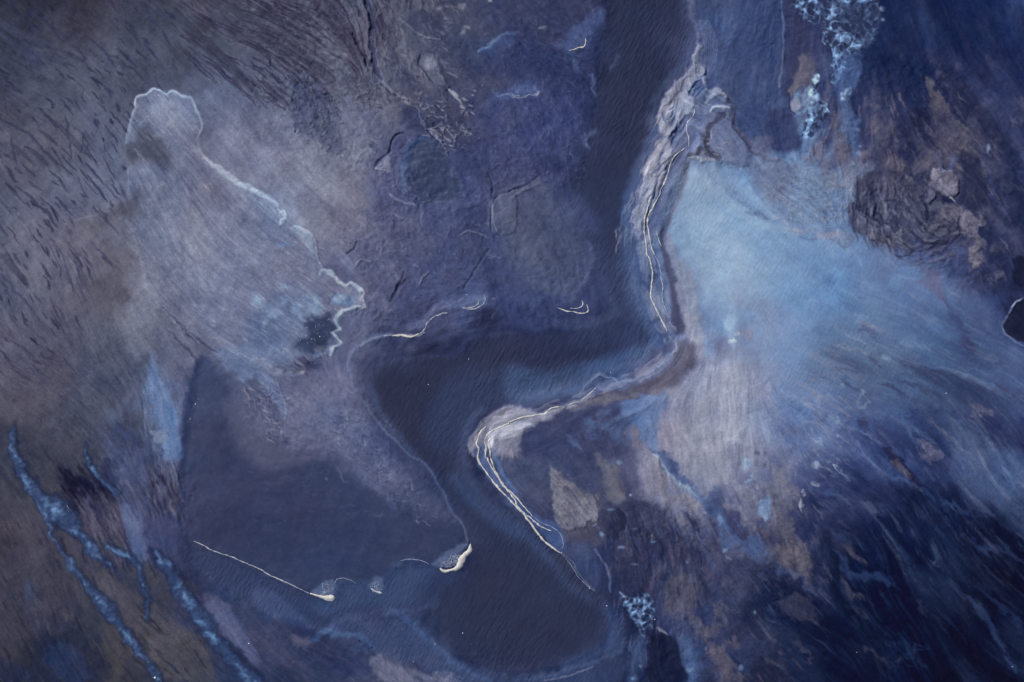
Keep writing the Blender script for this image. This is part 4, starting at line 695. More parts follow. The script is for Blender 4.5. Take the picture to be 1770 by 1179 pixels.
for q_, v_ in [(R_([(1400,-200),(2100,-200),(2100,1400),(1090,1400),(1100,1000),(1050,860),(1120,900),(1350,880),(1400,700),(1480,560),(1450,420),(1500,420),(1470,300),(1395,260),(1400,100)]), 1.0),
               (R_([(-200,560),(230,600),(260,800),(310,960),(420,1060),(560,1140),(900,1400),(-200,1400)]), .7),
               (R_([(1130,300),(1480,300),(1450,420),(1350,880),(1150,850),(1170,700),(1230,640),(1190,500)]), .3)]:
    sl, m = poly_mask(q_, 40, 3); FR[sl] = np.maximum(FR[sl], m * v_)
sl, m = poly_mask(R_([(1690,450),(1760,470),(2000,480),(2000,660),(1780,650),(1690,580)]), 25); FR[sl] *= 1 - m
sl, m = poly_mask(R_([(1440,270),(1560,280),(1720,300),(1730,420),(1700,500),(1600,480),(1500,430),(1450,360)]), 25); FR[sl] *= 1 - .85 * m
fray(FR, 2.5, 4.5, 6.0)
C = tone(C); GRADED[0] = 'comb'
P(R_([(1400,860),(1560,830),(1700,840),(2100,900),(2100,1400),(1300,1400),(1350,1120),(1300,1000)]), f=90, mul=.86)
P(R_([(1440,560),(1560,560),(1700,620),(1760,760),(1640,780),(1500,700),(1420,640)]), f=60, mul=.84)
P(R_([(1600,190),(1650,190),(1660,260),(1620,280)]), (58,60,92), f=14, op=.5)
P(R_([(560,660),(600,640),(640,760),(700,830),(640,830),(560,790),(480,760),(500,690)]), (112,114,142), f=24, op=.55)
P(R_([(-200,820),(60,880),(160,1000),(60,1100),(-200,1250)]), (74,71,88), f=40, op=.6)
P(R_([(0,560),(120,560),(150,620),(100,700),(0,700)]), (88,86,106), f=30, op=.5)
LEFT = R_([(-180,-130),(250,-130),(330,60),(260,160),(215,230),(215,300),(180,370),(120,400),(160,470),(100,580),(60,640),(-180,640)])
comb(LEFT, 560, (8,34), (.9,2.6), [(52,52,76),(56,54,78),(46,46,72)], (.45,.95), 1, h=-.03, wander=.22)
comb(LEFT, 150, (26,80), (.9,2.8), [(54,52,76),(52,52,78)], (.35,.8), 2, h=-.04)
comb(R_([(560,200),(850,340),(860,560),(640,560),(620,420),(600,300)]), 300, (4,16), (.5,1.5), [(118,120,142),(64,68,100),(72,78,110)], (.15,.5), 43, h=.07, wander=1.2)
comb(A2([(-200,150),(400,250),(380,900),(-100,960),(-330,600)]), 360, (4,15), (.5,1.4), [(80,92,126),(46,54,88)], (.15,.5), 44, h=.06, wander=1.2)
comb(A1([(-60,0),(560,0),(620,300),(520,560),(300,600),(120,400)]), 200, (6,26), (.6,1.9), [(58,56,80),(106,104,126)], (.25,.65), 45, h=.06, wander=.4)
comb(C2([(440,330),(760,310),(1000,450),(1000,740),(900,800),(700,1179),(560,700)]), 200, (8,34), (.6,2.2), [(36,38,66),(80,78,100),(62,80,118)], (.25,.6), 46, h=.04, wander=.3)
comb(RIBS, 330, (25,90), (1.0,2.6), [(52,50,70),(58,56,78)], (.35,.8), 3, h=-.06)
comb(RIBS, 160, (20,60), (.8,2.0), [(104,102,122),(96,94,116)], (.2,.5), 4, h=.04)
comb(R_([(370,150),(480,170),(560,260),(640,380),(700,470),(640,480),(560,400),(450,300),(360,210)]), 330, (12,50), (.5,1.2), [(88,88,112),(126,126,148)], (.2,.5), 5, h=.02)
comb(PL, 750, (10,48), (.5,1.4), [(138,144,168),(96,102,134),(92,96,130),(150,150,168)], (.2,.55), 6, h=.02)
comb(R_([(-180,560),(150,560),(250,620),(250,700),(200,760),(120,740),(-180,720)]), 420, (10,42), (.8,2.4), [(66,64,86),(60,60,84),(98,96,116)], (.25,.6), 7, h=-.02)
comb(R_([(-180,760),(280,760),(330,900),(330,1000),(470,1200),(-180,1250)]), 420, (14,60), (.8,2.6), [(52,50,72),(44,46,72),(86,82,100),(98,90,108)], (.2,.55), 8, h=.02)
comb(FAN, 520, (24,100), (.8,3.0), [(98,124,164),(88,114,158),(58,72,112),(54,64,104),(120,126,152)], (.08,.26), 9, wander=.1, f=2.6)
comb(FAN, 420, (8,40), (.5,1.3), [(130,138,164),(112,130,164),(54,64,104)], (.12,.42), 10, wander=.2)
comb(R_([(1500,-130),(1950,-130),(1950,420),(1720,420),(1640,240),(1540,240),(1500,140)]), 420, (20,90), (.8,3.4), [(44,60,98),(38,52,90),(20,28,56),(66,66,90)], (.1,.38), 11, f=2)
comb(R_([(1380,240),(1640,150),(1740,300),(1740,480),(1640,470),(1500,420),(1460,330)]), 380, (8,40), (.6,2.4), [(98,94,112),(84,80,100),(50,54,86),(42,44,76),(116,108,122)], (.2,.6), 12, h=.04)
comb(R_([(1380,860),(1950,860),(1950,1300),(1250,1300),(1300,1050),(1400,980)]), 560, (20,110), (.8,3.0), [(44,62,100),(54,72,112),(12,18,38),(60,56,76),(36,52,90)], (.14,.5), 13, f=2.2)
comb(R_([(1060,880),(1300,900),(1440,980),(1420,1080),(1250,1250),(1100,1250),(1120,1000)]), 420, (10,50), (.7,2.4), [(40,42,70),(92,82,100),(58,58,86),(66,82,122)], (.2,.6), 14, h=.03)
comb(R_([(1140,640),(1330,620),(1480,640),(1460,820),(1400,960),(1280,900),(1160,860),(1100,780)]), 520, (8,44), (.5,1.5), [(150,152,170),(156,156,170),(96,106,142),(110,116,148)], (.15,.45), 15, h=.02)
comb(K1([(560,-10),(530,100),(330,380),(195,640),(230,830),(60,1179),(-200,1700),(-120,1750),(100,1500),(330,1000),(520,600),(640,230),(610,0)]), 330, (8,34), (.6,1.7), [(166,162,170),(98,106,142),(86,98,138),(150,144,156)], (.3,.75), 16, h=.05)
comb(A3([(0,820),(420,860),(450,1000),(430,1179),(380,1250),(100,1179),(0,1100)]), 330, (6,30), (.5,1.4), [(140,150,176),(96,116,156),(128,130,156)], (.2,.5), 17, h=.02)
comb(A1([(560,-60),(1000,-60),(1000,300),(960,520),(760,520),(640,480),(560,200)]), 300, (6,30), (.6,1.8), [(116,114,134),(66,68,96),(72,72,100),(132,130,146)], (.25,.6), 18, h=.05, wander=.7)
comb(A2([(-60,0),(430,0),(420,150),(350,250),(420,400),(380,700),(300,900),(-100,960)]), 420, (6,26), (.6,1.6), [(78,86,122),(54,62,96)], (.15,.4), 19, h=.04, wander=.5)
comb(R_([(600,400),(840,330),(900,480),(760,560),(620,600),(640,520)]), 260, (6,24), (.6,1.5), [(96,102,134),(66,72,104)], (.15,.45), 20, h=.03, wander=.7)
comb(K5([(60,640),(200,420),(400,230),(640,150),(980,260),(900,380),(740,600),(670,820),(440,790),(160,700)]), 150, (6,26), (.5,1.2), [(186,186,190),(124,126,150)], (.2,.6), 21, h=.02)
comb(C1([(0,900),(200,920),(600,1060),(620,1179),(0,1179)]), 240, (14,70), (.7,2.4), [(84,78,104),(50,58,92),(64,74,108)], (.2,.5), 22, wander=.2)
comb(C1([(620,1050),(760,1110),(1020,1179),(1020,1260),(620,1260)]), 130, (8,30), (.6,1.4), [(134,132,152),(96,96,124)], (.2,.6), 23, wander=.6, h=.03)
comb(C2([(205,90),(300,160),(430,250),(460,340),(380,380),(300,400),(250,370),(215,200)]), 160, (4,14), (.5,1.2), [(134,126,138),(90,86,108)], (.3,.7), 24, h=.05)
comb(K6([(100,320),(250,380),(420,470),(640,620),(620,700),(480,640),(300,620),(180,640),(120,540)]), 110, (14,46), (1.2,3.4), [(26,26,46),(32,30,52),(34,34,60)], (.35,.8), 31, f=2, h=-.03)
comb(K6([(920,300),(1180,300),(1260,500),(1240,800),(1000,790),(920,600)]), 110, (10,40), (.8,2.6), [(30,32,54),(44,44,70),(104,106,132),(84,84,108)], (.3,.7), 32, f=1.6, h=.03)
comb(K6([(160,560),(460,640),(700,760),(760,1179),(460,1179),(240,860)]), 200, (14,50), (.8,3), [(42,42,66),(48,46,72),(96,92,112),(88,86,106)], (.25,.6), 33, f=1.8, h=.02)
comb(K6([(560,60),(960,80),(920,420),(880,700),(680,640),(540,300)]), 170, (10,44), (.8,3), [(52,58,92),(60,68,104),(98,102,128),(84,94,130)], (.2,.55), 34, f=1.8)
comb(B0([(740,640),(830,720),(920,1000),(920,1179),(780,1179),(700,900)]), 110, (14,60), (.6,2), [(140,158,188),(96,112,150),(120,134,164)], (.2,.55), 35, f=1.5)
comb(B1([(0,680),(60,640),(200,690),(160,760),(100,800),(160,980),(60,900),(-40,780)]), 90, (10,40), (.6,2), [(150,162,186),(84,92,130)], (.2,.5), 36)
comb(B1([(-60,830),(60,800),(110,870),(100,960),(160,1100),(100,1100),(20,980)]), 120, (5,20), (.5,1.5), [(142,140,160),(64,68,100),(120,118,142)], (.3,.7), 37, h=.06, wander=.9)
comb(R_([(560,700),(640,720),(700,830),(760,900),(720,900),(640,830),(580,780)]), 150, (6,24), (.5,1.4), [(130,132,154),(64,70,106),(96,104,138)], (.2,.5), 38, h=.05, wander=.8)
comb(R_([(650,620),(800,610),(1040,600),(1060,640),(900,690),(820,720),(800,800),(720,780),(650,700)]), 260, (6,16), (.4,1.0), [(58,62,90),(36,38,62)], (.2,.5), 39, wander=1.2)
comb(A3([(-40,0),(110,0),(110,500),(0,640),(-60,400)]), 130, (6,26), (.5,1.5), [(84,98,136),(48,56,92)], (.2,.5), 40, h=.04, wander=.5)
comb(OV, 220, (10,46), (.8,3), [(44,44,76),(88,86,110),(58,60,96),(76,78,112)], (.25,.6), 41, h=.05)
comb(K5([(500,380),(900,390),(760,460),(720,640),(660,820),(440,780),(420,600)]), 110, (8,26), (.5,1.4), [(176,176,184),(140,140,158),(104,106,134)], (.2,.5), 42)
GRADED[0] = 'replay'
for kind_, pts_, kw_ in CRISP:
    x_ = pts_[0][0]; kw_['op'] *= (.42 if kind_ == 'P' else .62) * (1.5 if 1440 < x_ < 1770 and 260 < pts_[0][1] < 520 else 1)
    if FR[int(np.clip((pts_[0][1] - GY0) / ST, 0, NY - 1)), int(np.clip((x_ - GX0) / ST, 0, NX - 1))] > .5: kw_['op'] *= .8
    (P if kind_ == 'P' else S)(pts_, **kw_)
# layered pale bands of foam and silt along the bank
random.seed(21)
BA = A2([(960,200),(935,320),(870,420),(800,520),(775,620),(790,720),(740,820),(700,930),(675,1040),(660,1130)]) + B2([(655,20),(668,130),(690,240),(690,340),(720,430),(760,500),(800,560),(800,620),(740,690),(640,750),(540,790),(440,830),(330,880),(200,930),(80,960),(0,985)])
for k in range(16):
    o = k * 1.7 - 6
    q = []
    for i_, (x, y) in enumerate(BA):
        a, b = BA[max(0, i_ - 1)], BA[min(len(BA) - 1, i_ + 1)]; dx_, dy_ = b[0] - a[0], b[1] - a[1]; L_ = math.hypot(dx_, dy_)
        q.append((x + dy_ / L_ * o, y - dx_ / L_ * o, random.uniform(.4, 1.3)))
    i0 = random.randint(0, 5); q = q[i0:random.randint(17, len(q))]
    S(q, random.choice([(158,160,174),(124,136,170),(172,170,178),(186,186,188)]), f=1.5, op=random.uniform(.25, .6), w=1.2, brk=(N2, -1.6, .4))
P(K1([(380,520),(480,480),(535,500),(520,580),(440,650),(360,690),(330,620)]), (190,184,184), f=6, op=.6, w=2)
P(K1([(440,260),(560,230),(590,260),(500,380),(450,470),(380,460),(400,340)]), (170,164,172), f=5, op=.5, w=2, brk=(L2,-1.2,.6))
P(A2([(760,800),(795,820),(780,930),(740,1010),(700,1060),(690,960),(730,860)]), (172,166,176), f=4, op=.5, w=2, brk=(L2,-1.4,.4))
# mound rim and smoke
S(A0([(655,730,2),(662,640,2.5),(690,545,4),(698,495,5),(740,482,6),(780,458,6),(820,470,6),(850,484,6),(885,468,6),(930,492,6),(972,502,6),(998,560,7),(1020,612,8),(1028,650,8),(1012,715,6),(1030,780,5),(1075,832,7),(1130,872,12),(1220,934,14),(1326,984,12)]), (150,164,190), f=2.6, op=.6, w=1.0)
S(A0([(690,545,1),(698,493,1.4),(740,480,1.4),(780,455,1.4),(820,467,1.4),(850,481,1.4),(885,465,1.4),(930,489,1.2)]), (196,204,216), f=1, op=.6, w=.8)
P(A0([(700,560),(780,500),(900,510),(980,580),(990,680),(930,680),(860,640),(760,620),(700,660),(670,700)]), (126,134,162), f=10, op=.6, w=3)
P(A0([(652,750),(690,700),(730,650),(800,690),(860,780),(865,850),(780,835),(720,815),(655,835)]), (80,68,88), f=14, op=.6, w=2)
S(A0([(650,740,3),(652,790,4),(655,830,3)]), (70,62,82), f=2, op=.7)
E(214,360,22,11,-20, col=(84,72,90), f=14, op=.65, w=2)
P(A0([(380,1120),(470,1100),(560,1070),(650,1020),(690,960),(720,1010),(680,1100),(600,1160),(300,1300),(330,1160)]), (90,82,104), f=16, op=.4, w=3)
E(192,503,38,17,12, col=(80,68,88), f=20, op=.65, w=2); E(185,530,52,30,40, col=(86,76,98), f=26, op=.5)
P(B0([(540,500),(620,440),(740,420),(820,500),(760,640),(700,700),(640,620),(600,540)]), (118,122,148), f=24, op=.5, w=3)
E(300,420,60,60,50, col=(118,122,148), f=50, op=.4)
P(A2([(1000,830),(1100,860),(1200,850),(1326,870),(1326,1100),(1230,1060),(1120,990),(1050,900)])+A3([(0,1060),(200,1120),(430,1130),(450,1000),(480,880),(300,860),(0,860)]), (104,128,168), f=16, op=.3, w=4, wb=2)
P(R_([(1300,280),(1340,270),(1370,300),(1365,340),(1330,345),(1305,320)]), (98,100,136), f=14, op=.6, w=4)
S(R_([(1205,300,3),(1235,330,6),(1265,358,7),(1300,380,7),(1345,395,6),(1380,402,4)]), (142,172,208), f=6, op=.6, w=2)
S(R_([(1290,368,2),(1310,372,4),(1325,380,3)]), (88,100,138), f=3, op=.5, w=2)
S(R_([(1370,398,3),(1395,402,4),(1425,408,5),(1448,402,3)]), (158,152,166), f=2.5, op=.6, w=2.5, brk=(N2,-1,.7))
S(R_([(1330,372,2),(1345,376,3),(1362,386,2)]), (166,158,168), f=2, op=.6, w=2, brk=(N2,-1,.7))
P(R_([(1165,320),(1185,300),(1200,330),(1190,400),(1195,480),(1215,560),(1200,570),(1175,500),(1160,420)]), (118,140,178), f=16, op=.4)
P(A3([(200,900),(340,880),(350,960),(290,1000),(220,960)]), (108,140,180), f=10, op=.5, w=4)
comb(A2([(1000,840),(1326,870),(1326,1120),(1200,1040),(1080,930)]) + A3([(0,1090),(300,1130),(440,1120),(470,900),(200,860),(0,860)]), 420, (4,18), (.5,1.3), [(142,146,168),(88,104,140),(130,124,146),(110,136,172)], (.15,.5), 47, h=.04, wander=.9)
comb(R_([(1200,290),(1360,340),(1500,420),(1640,500),(1760,640),(1600,660),(1440,640),(1300,600),(1220,520),(1180,400)]), 420, (14,60), (.6,2.2), [(140,162,192),(112,138,178),(104,126,164)], (.08,.26), 48, f=2, wander=.15)
comb(R_([(420,120),(620,160),(640,330),(600,430),(520,380),(420,260)]), 260, (4,14), (.4,1.1), [(120,120,140),(80,82,104)], (.15,.45), 49, h=.05, wander=1.5)
comb(A1([(190,440),(340,430),(450,730),(400,790),(300,720),(180,560)]), 120, (4,14), (.6,1.6), [(50,54,80),(88,90,112),(60,62,88)], (.3,.7), 50, h=.1, wander=1.2)
comb(A1([(460,380),(620,380),(640,500),(560,540),(480,480)]), 70, (4,12), (.5,1.4), [(56,56,80),(100,98,118)], (.3,.6), 51, h=.1, wander=1.2)
comb(A1([(840,480),(1100,520),(1060,760),(960,760),(880,640)]), 110, (4,14), (.5,1.5), [(44,44,68),(120,116,134),(150,148,160)], (.3,.7), 52, h=.1, wander=1.5)
comb(R_([(330,640),(440,680),(560,800),(700,850),(800,930),(700,970),(560,1020),(420,970),(330,900)]), 200, (6,30), (.5,1.8), [(58,68,106),(40,50,84)], (.1,.35), 53, f=1.8, wander=.4)
comb(R_([(820,560),(1060,540),(1100,300),(1050,100),(1180,100),(1120,350),(1120,560),(1080,640),(900,690),(820,640)]), 240, (20,80), (.8,3), [(54,64,100),(38,42,72)], (.08,.25), 54, f=3)
P(R_([(-180,-130),(420,-130),(640,0),(640,330),(600,450),(480,380),(360,250),(230,180),(215,330),(100,560),(-180,700)]), f=70, mul=1.07)
P(R_([(430,160),(620,200),(660,330),(640,440),(560,400),(470,330),(400,240)]), f=40, mul=1.02)
P(R_([(850,150),(980,160),(1010,240),(960,300),(880,280),(840,220)]), f=40, mul=1.13)
P(OV, (74,68,94), f=7, op=.35, w=4, wb=2)
comb(OV, 160, (10,40), (.8,2.6), [(104,94,112),(112,102,116),(44,42,72)], (.25,.6), 55, h=.02, wander=.5, f=1.8)
P(K2([(120,100),(330,110),(310,180),(215,240),(160,330),(140,420),(90,400)]), (112,126,158), f=5, op=.6, w=3)
for d, c_, w_, o_ in [("225,270 205,380 240,500 340,580 430,650","d",14,.6),("290,250 330,380 370,500 440,590 520,660","d",12,.6),("350,250 400,380 470,480 560,560","l",9,.5),("440,230 520,340 620,460 720,580 820,690","l",9,.5),("480,280 590,440 690,560 790,680 900,730","d",10,.6),("560,260 650,360 720,460 820,560","d",9,.5),("620,240 720,300 800,380","l",7,.5),("170,450 230,560 330,650 420,690","l",7,.5),("500,520 540,600 560,680","d",16,.6),("640,680 740,770 850,810 960,780","d",9,.6),("600,640 700,720 800,760 900,760","l",7,.45),("760,420 800,520 820,620","d",18,.55),("1000,640 980,740 920,820 800,850","d",10,.55),("1060,500 1080,600 1050,700 1000,800","d",9,.5),("1120,560 1150,680 1200,780 1230,900","l",9,.5)]:
    q = [tuple(map(float, t_.split(','))) for t_ in d.split()]
    S(K2([(a, b, (3 if i_ in (0, len(q) - 1) else w_)) for i_, (a, b) in enumerate(q)]), dict(d=(42,42,72), l=(98,96,126))[c_], f=2.2, op=o_, w=1.8, wb=1, h=(-.05 if c_ == 'd' else .05))
S(A0([(1040,830,10),(1120,900,16),(1210,970,20),(1326,1030,24)]) + A1([(60,1060,22),(110,1110,14)]), (132,150,182), f=10, op=.42, w=2)
S(B1([(280,40,8),(285,110,10),(320,210,8),(360,260,10)]), (126,146,180), f=6, op=.4, w=2)
comb(PL, 260, (6,26), (.5,1.3), [(164,160,168),(150,156,176)], (.3,.7), 56, h=.02)
E(1225, 400, 45, 120, -8, col=(150,178,208), f=45, op=.45); E(1270, 470, 70, 60, 30, col=(146,172,204), f=45, op=.35)
P(R_([(1225,640),(1260,610),(1290,650),(1300,740),(1280,830),(1220,850),(1180,790),(1175,730)]), (146,154,174), f=30, op=.35)
P(R_([(560,220),(640,250),(640,330),(600,420),(540,380),(500,300)]), (124,122,142), f=40, op=.3)
P(B2([(880,590),(940,600),(955,660),(930,720),(860,785),(760,835),(640,862),(560,870),(620,825),(740,780),(820,700),(860,640)]), (88,80,108), f=8, op=.55, w=2)
comb(C0([(0,0),(400,100),(700,500),(1100,1179),(0,1179)]), 170, (14,60), (.8,2.6), [(36,36,58),(42,52,86),(60,54,70)], (.25,.6), 57, h=-.02, f=1.8)
# pale sand of the bank and the soft halo of the channel
cream = (170,172,180)
P(K1([(560,10),(545,90),(560,170),(600,190),(620,230),(560,300),(500,370),(460,450),(430,520),(380,470),(420,400),(360,420),(330,470),(260,560),(240,540),(300,460),(350,380),(440,290),(520,200),(540,120),(550,40)]), (150,146,160), f=3, op=.6, w=1.5)
P(K1([(470,300),(540,250),(580,260),(560,310),(500,380),(470,450),(530,500),(525,580),(450,650),(400,680),(370,740),(330,700),(360,640),(340,600),(300,640),(280,600),(330,530),(400,470),(430,400)]), cream, f=3, op=.8, w=1.5)
P(K1([(215,640),(260,620),(275,700),(330,760),(300,820),(250,820),(215,740)]), (158,156,168), f=3, op=.7, w=1.5)
P(K1([(230,870),(280,850),(320,930),(330,1000),(270,1090),(220,1060),(170,1120),(110,1179),(70,1179),(150,1020),(190,940)]), (160,160,172), f=3, op=.7, w=1.5)
P(A2([(720,830),(755,800),(790,830),(780,920),(745,1000),(715,1050),(690,1080),(672,1130),(650,1179),(640,1130),(668,1030),(695,930)]), (158,158,170), f=3, op=.65, w=1.5)
for d in ["300,600 330,580 345,560","290,690 330,650 350,600 365,590","310,750 345,690 362,650","330,820 370,760 380,700","240,620 265,680 275,720","480,470 520,400 560,340 590,300","520,470 570,410 600,380","170,1179 220,1110 215,1080","200,1100 235,1010 260,980","310,940 345,860 350,840"]:
    q = [tuple(map(float, t_.split(','))) for t_ in d.split()]
    S(K1([(a, b, (3 if i_ in (0, len(q) - 1) else 9)) for i_, (a, b) in enumerate(q)]), (72,94,142), f=1.3, op=.7, w=.8)
S(K1([(250,560,5),(290,530,7),(340,480,9),(400,420,6),(420,370,6),(450,320,5),(510,270,3)]), (88,72,94), f=1.4, op=.8, w=1.5)
P(K5([(300,560),(360,470),(500,410),(640,350),(780,350),(880,390),(760,440),(640,520),(560,560),(440,560),(400,640),(350,660)]), (182,186,192), f=6, op=.55, w=1.5)
S(K5([(120,700,14),(160,600,18),(220,500,18),(300,410,18),(420,320,16),(540,260,14),(700,220,10)]), (146,144,164), f=4, op=.5, w=1.5)
S(A2([(930,170,12),(900,300,14),(830,380,16),(770,470,16),(725,600,16),(735,690,14),(690,790,14),(650,890,16),(620,1000,18),(600,1120,20)]) + B2([(600,40,22),(620,160,24),(650,280,26),(680,400,26),(730,520,24),(740,590,26),(680,650,24),(560,710,22),(440,740,20),(340,830,18),(200,870,18),(60,890,18)]), (72,92,138), f=9, op=.38, w=1.5)
S(R_([(832,708,6),(806,740,6),(800,790,7),(815,835,7),(855,880,7),(905,925,7),(950,970,6)]), (62,82,130), f=9, op=.4, w=1)
# froth and dark basin at the tip of the mound
P(B1([(300,470),(380,460),(405,500),(398,545),(385,580),(370,640),(300,650),(235,630),(225,600),(270,560),(275,500)]), (38,50,86), f=9, op=.6, w=3)
S(EDGE, (150,170,194), f=2.6, op=.6, w=1.2, n=5)
S([(p[0] + 1.5, p[1] - .5, p[2] * .4) for p in EDGE], (206,210,214), f=1.1, op=.8, w=1.3, n=5, brk=(N2, -1.4, .3))
for (u, v, a, b_, g_) in [(20,385,14,6,30),(95,450,14,7,20),(150,300,12,5,20),(155,380,12,5,10),(205,430,12,9,30),(300,400,12,20,10),(60,500,10,6,0),(120,520,10,5,20),(250,480,8,4,0),(430,375,18,7,0)]:
    p = B1([(u, v)])[0]; E(p[0], p[1], a*.6, b_*.6, g_, col=(128,156,192), f=4, op=.55, w=2.5)
P(K7([(60,590),(250,420),(500,270),(720,200),(760,260),(600,400),(540,620),(250,680)]) if 'K7' in globals() else Z(740,920,160/1770)([(60,590),(250,420),(500,270),(720,200),(760,260),(600,400),(540,620),(250,680)]), (84,102,146), f=3, op=.7, w=1.5)
P(C1([(300,725),(330,690),(400,660),(408,730),(380,745)]), (88,106,148), f=3, op=.6, w=1.5)
P(C1([(575,690),(600,655),(640,640),(650,690),(640,725),(600,710)]), (88,106,148), f=3, op=.6, w=1.5)
# rounded shoal beside the river, dark hollow, and their rims
P(R_([(852,345),(880,325),(930,310),(965,330),(995,370),(1015,420),(1018,460),(1005,495),(975,512),(940,510),(905,480),(875,440),(856,395)]), (76,86,118), f=8, op=.5, w=2)
P(R_([(870,370),(930,345),(975,380),(995,430),(985,480),(940,470),(895,430)]), (66,74,106), f=16, op=.5)
S(R_([(850,350,1.2),(852,380,1.5),(858,400,1)]), (118,126,152), f=1.2, op=.7, w=.5)
S(R_([(1012,410,3),(1024,440,4),(1012,480,4),(985,520,3)]), (82,96,132), f=4, op=.5, w=1.5)
S(R_([(960,560,8),(1010,560,8),(1060,540,6),(1048,500,5),(1020,450,4)]), (72,84,122), f=6, op=.4, w=1.5)
S(R_([(640,250,3),(655,262,4),(668,255,3)]), (60,66,98), f=2, op=.5)
for k in range(7):
    r = 1 - k * .09
    S([(745 + 66 * r * math.cos(t), 300 + 52 * r * math.sin(t), 1.2) for t in np.linspace(1.9, 5.2, 9)], (84,98,132) if k % 2 else (44,56,90), f=1.6, op=.35, w=1.6)
S(A1([(760,960,4),(755,880,6),(765,800,8),(800,740,7),(850,705,4)]), (76,104,148), f=5, op=.5, w=1.5)
for q_, c_, w_ in [([(845,430),(820,470),(800,500)], (66,76,108), 2), ([(700,470),(690,490),(686,505)], (56,60,92), 2), ([(742,470),(730,480),(725,490)], (112,116,140), 1.2), ([(615,460),(625,450),(640,455)], (118,118,140), 1.3), ([(600,438),(612,430),(618,420)], (56,58,88), 1.6), ([(795,405),(820,400),(840,410)], (112,118,146), 1.2), ([(675,520),(690,495),(700,485)], (52,56,88), 2.2), ([(795,170),(805,185),(818,190)], (60,62,92), 2), ([(843,300),(852,318),(850,340)], (48,52,86), 1.6)]:
    S([(a, b, w_) for a, b in q_], c_, f=1.2, op=.7, w=1, h=.1 if c_[0] > 90 else -.1)
RID1 = np.exp(-(noise(8, 61) / .38) ** 2); RID2 = np.exp(-(noise(5.5, 62) / .45) ** 2); RID3 = np.exp(-(noise(17, 63) / .3) ** 2)
FOAMY = clip01((.5 * RID1 + .38 * RID2 + .5 * sst(-.3, 1.6, noise(6, 65) + .8 * noise(3.6, 70)) - .05) * (.45 + .55 * sst(-.9, .7, noise(24, 64) + (1455 - X) / 55)))
PUFF = sst(-1.2, 2.2, .6 * noise(6.5, 66, 4.5) + .7 * noise(14, 67) + .5 * noise(3.2, 68))
STREAM_MASK = np.zeros((NY, NX), np.float32); STREAM_IN = np.zeros((NY, NX), np.float32); TORR_MASK = np.zeros((NY, NX), np.float32)
for q in STREAMS:
    q = [(a, b, max(c * .86, 1.2)) for a, b, c in q]
    sl, m, _ = stroke_mask(q, 4.5, 2.4, 0); STREAM_MASK[sl] = np.maximum(STREAM_MASK[sl], m)
    sl, m, _ = stroke_mask([(a, b, c * .45) for a, b, c in q], 7, 2.4, 0); STREAM_IN[sl] = np.maximum(STREAM_IN[sl], m)
    sl, m0, _ = stroke_mask([(a + 2, b - 1, c * 1.25 + 2) for a, b, c in q], 4, 2); put(sl, m0, (34,44,78), .6)
for q in TORR:
    sl, m = poly_mask(q, 3, 2.5); TORR_MASK[sl] = np.maximum(TORR_MASK[sl], m)
put((slice(0, NY), slice(0, NX)), TORR_MASK, (34,46,88), .75, h=-.04)
P(A3([(250,130),(290,140),(300,230),(320,400),(270,400),(240,260)]), (58,66,112), f=4, op=.6, w=2)
P(A3([(390,300),(440,280),(490,290),(490,420),(440,480),(480,640),(500,780),(460,800),(400,660),(370,520),(370,400)]), (62,88,142), f=6, op=.75, w=3)
P(A3([(155,500),(200,450),(250,430),(260,520),(230,570),(170,580),(140,550)]), (112,138,180), f=4, op=.8, w=2, brk=(N2,-1.5,.2))
E(1375,182,10,10,0, col=(142,136,158), f=3, op=.85, w=1)
S(A3([(120,465,3),(135,490,3),(130,550,3),(160,580,3)]), (40,40,74), f=1.3, op=.8)
P(C2([(640,960),(690,950),(700,1000),(670,1090),(640,1179),(600,1179),(620,1050)]), (60,86,136), f=13, op=.7, w=2)
P(C2([(865,950),(920,960),(960,1060),(950,1179),(910,1179),(895,1080)]), (70,98,148), f=10, op=.75, w=2)
P(C2([(800,930),(850,980),(890,1080),(900,1179),(720,1179),(700,1060),(720,960),(760,920)]), (32,34,66), f=4, op=.75, w=2)
S(C2([(760,900,6),(785,920,8),(805,940,4)]), (116,118,150), f=1.5, op=.8, w=.8)
for (u, v, a, b_, g_) in [(265,400,18,22,0),(265,488,18,12,0),(270,505,8,10,0),(410,470,10,20,60),(405,500,12,8,0),(440,460,6,18,0),(480,655,8,6,0),(495,745,7,5,0),(490,778,14,3,0),(455,830,8,12,0),(610,100,6,6,0),(605,40,8,14,0),(1137,750,8,24,10)]:
    p = A3([(u, v)])[0]; E(p[0], p[1], a*.34, b_*.34, g_, col=(132,158,196), f=3, op=.85, w=1.2)
for (u, v, a, b_, g_) in [(430,375,5,10,60),(465,425,8,14,-40),(570,490,14,6,0),(735,460,12,3,0),(910,570,4,4,0),(1005,1010,6,6,0),(1250,825,8,8,0),(1100,510,8,20,30),(1120,550,20,5,20),(1000,310,6,16,0),(1075,350,14,20,0),(640,400,14,3,0),(640,580,16,4,0),(520,300,22,3,0),(560,60,12,12,0),(670,1100,6,6,0),(630,1160,8,10,0),(920,1120,18,12,0),(1180,1110,12,14,0)]:
    p = C2([(u, v)])[0]; E(p[0], p[1], a*.34, b_*.34, g_, col=(112,144,188), f=2.5, op=.7, w=1.2)
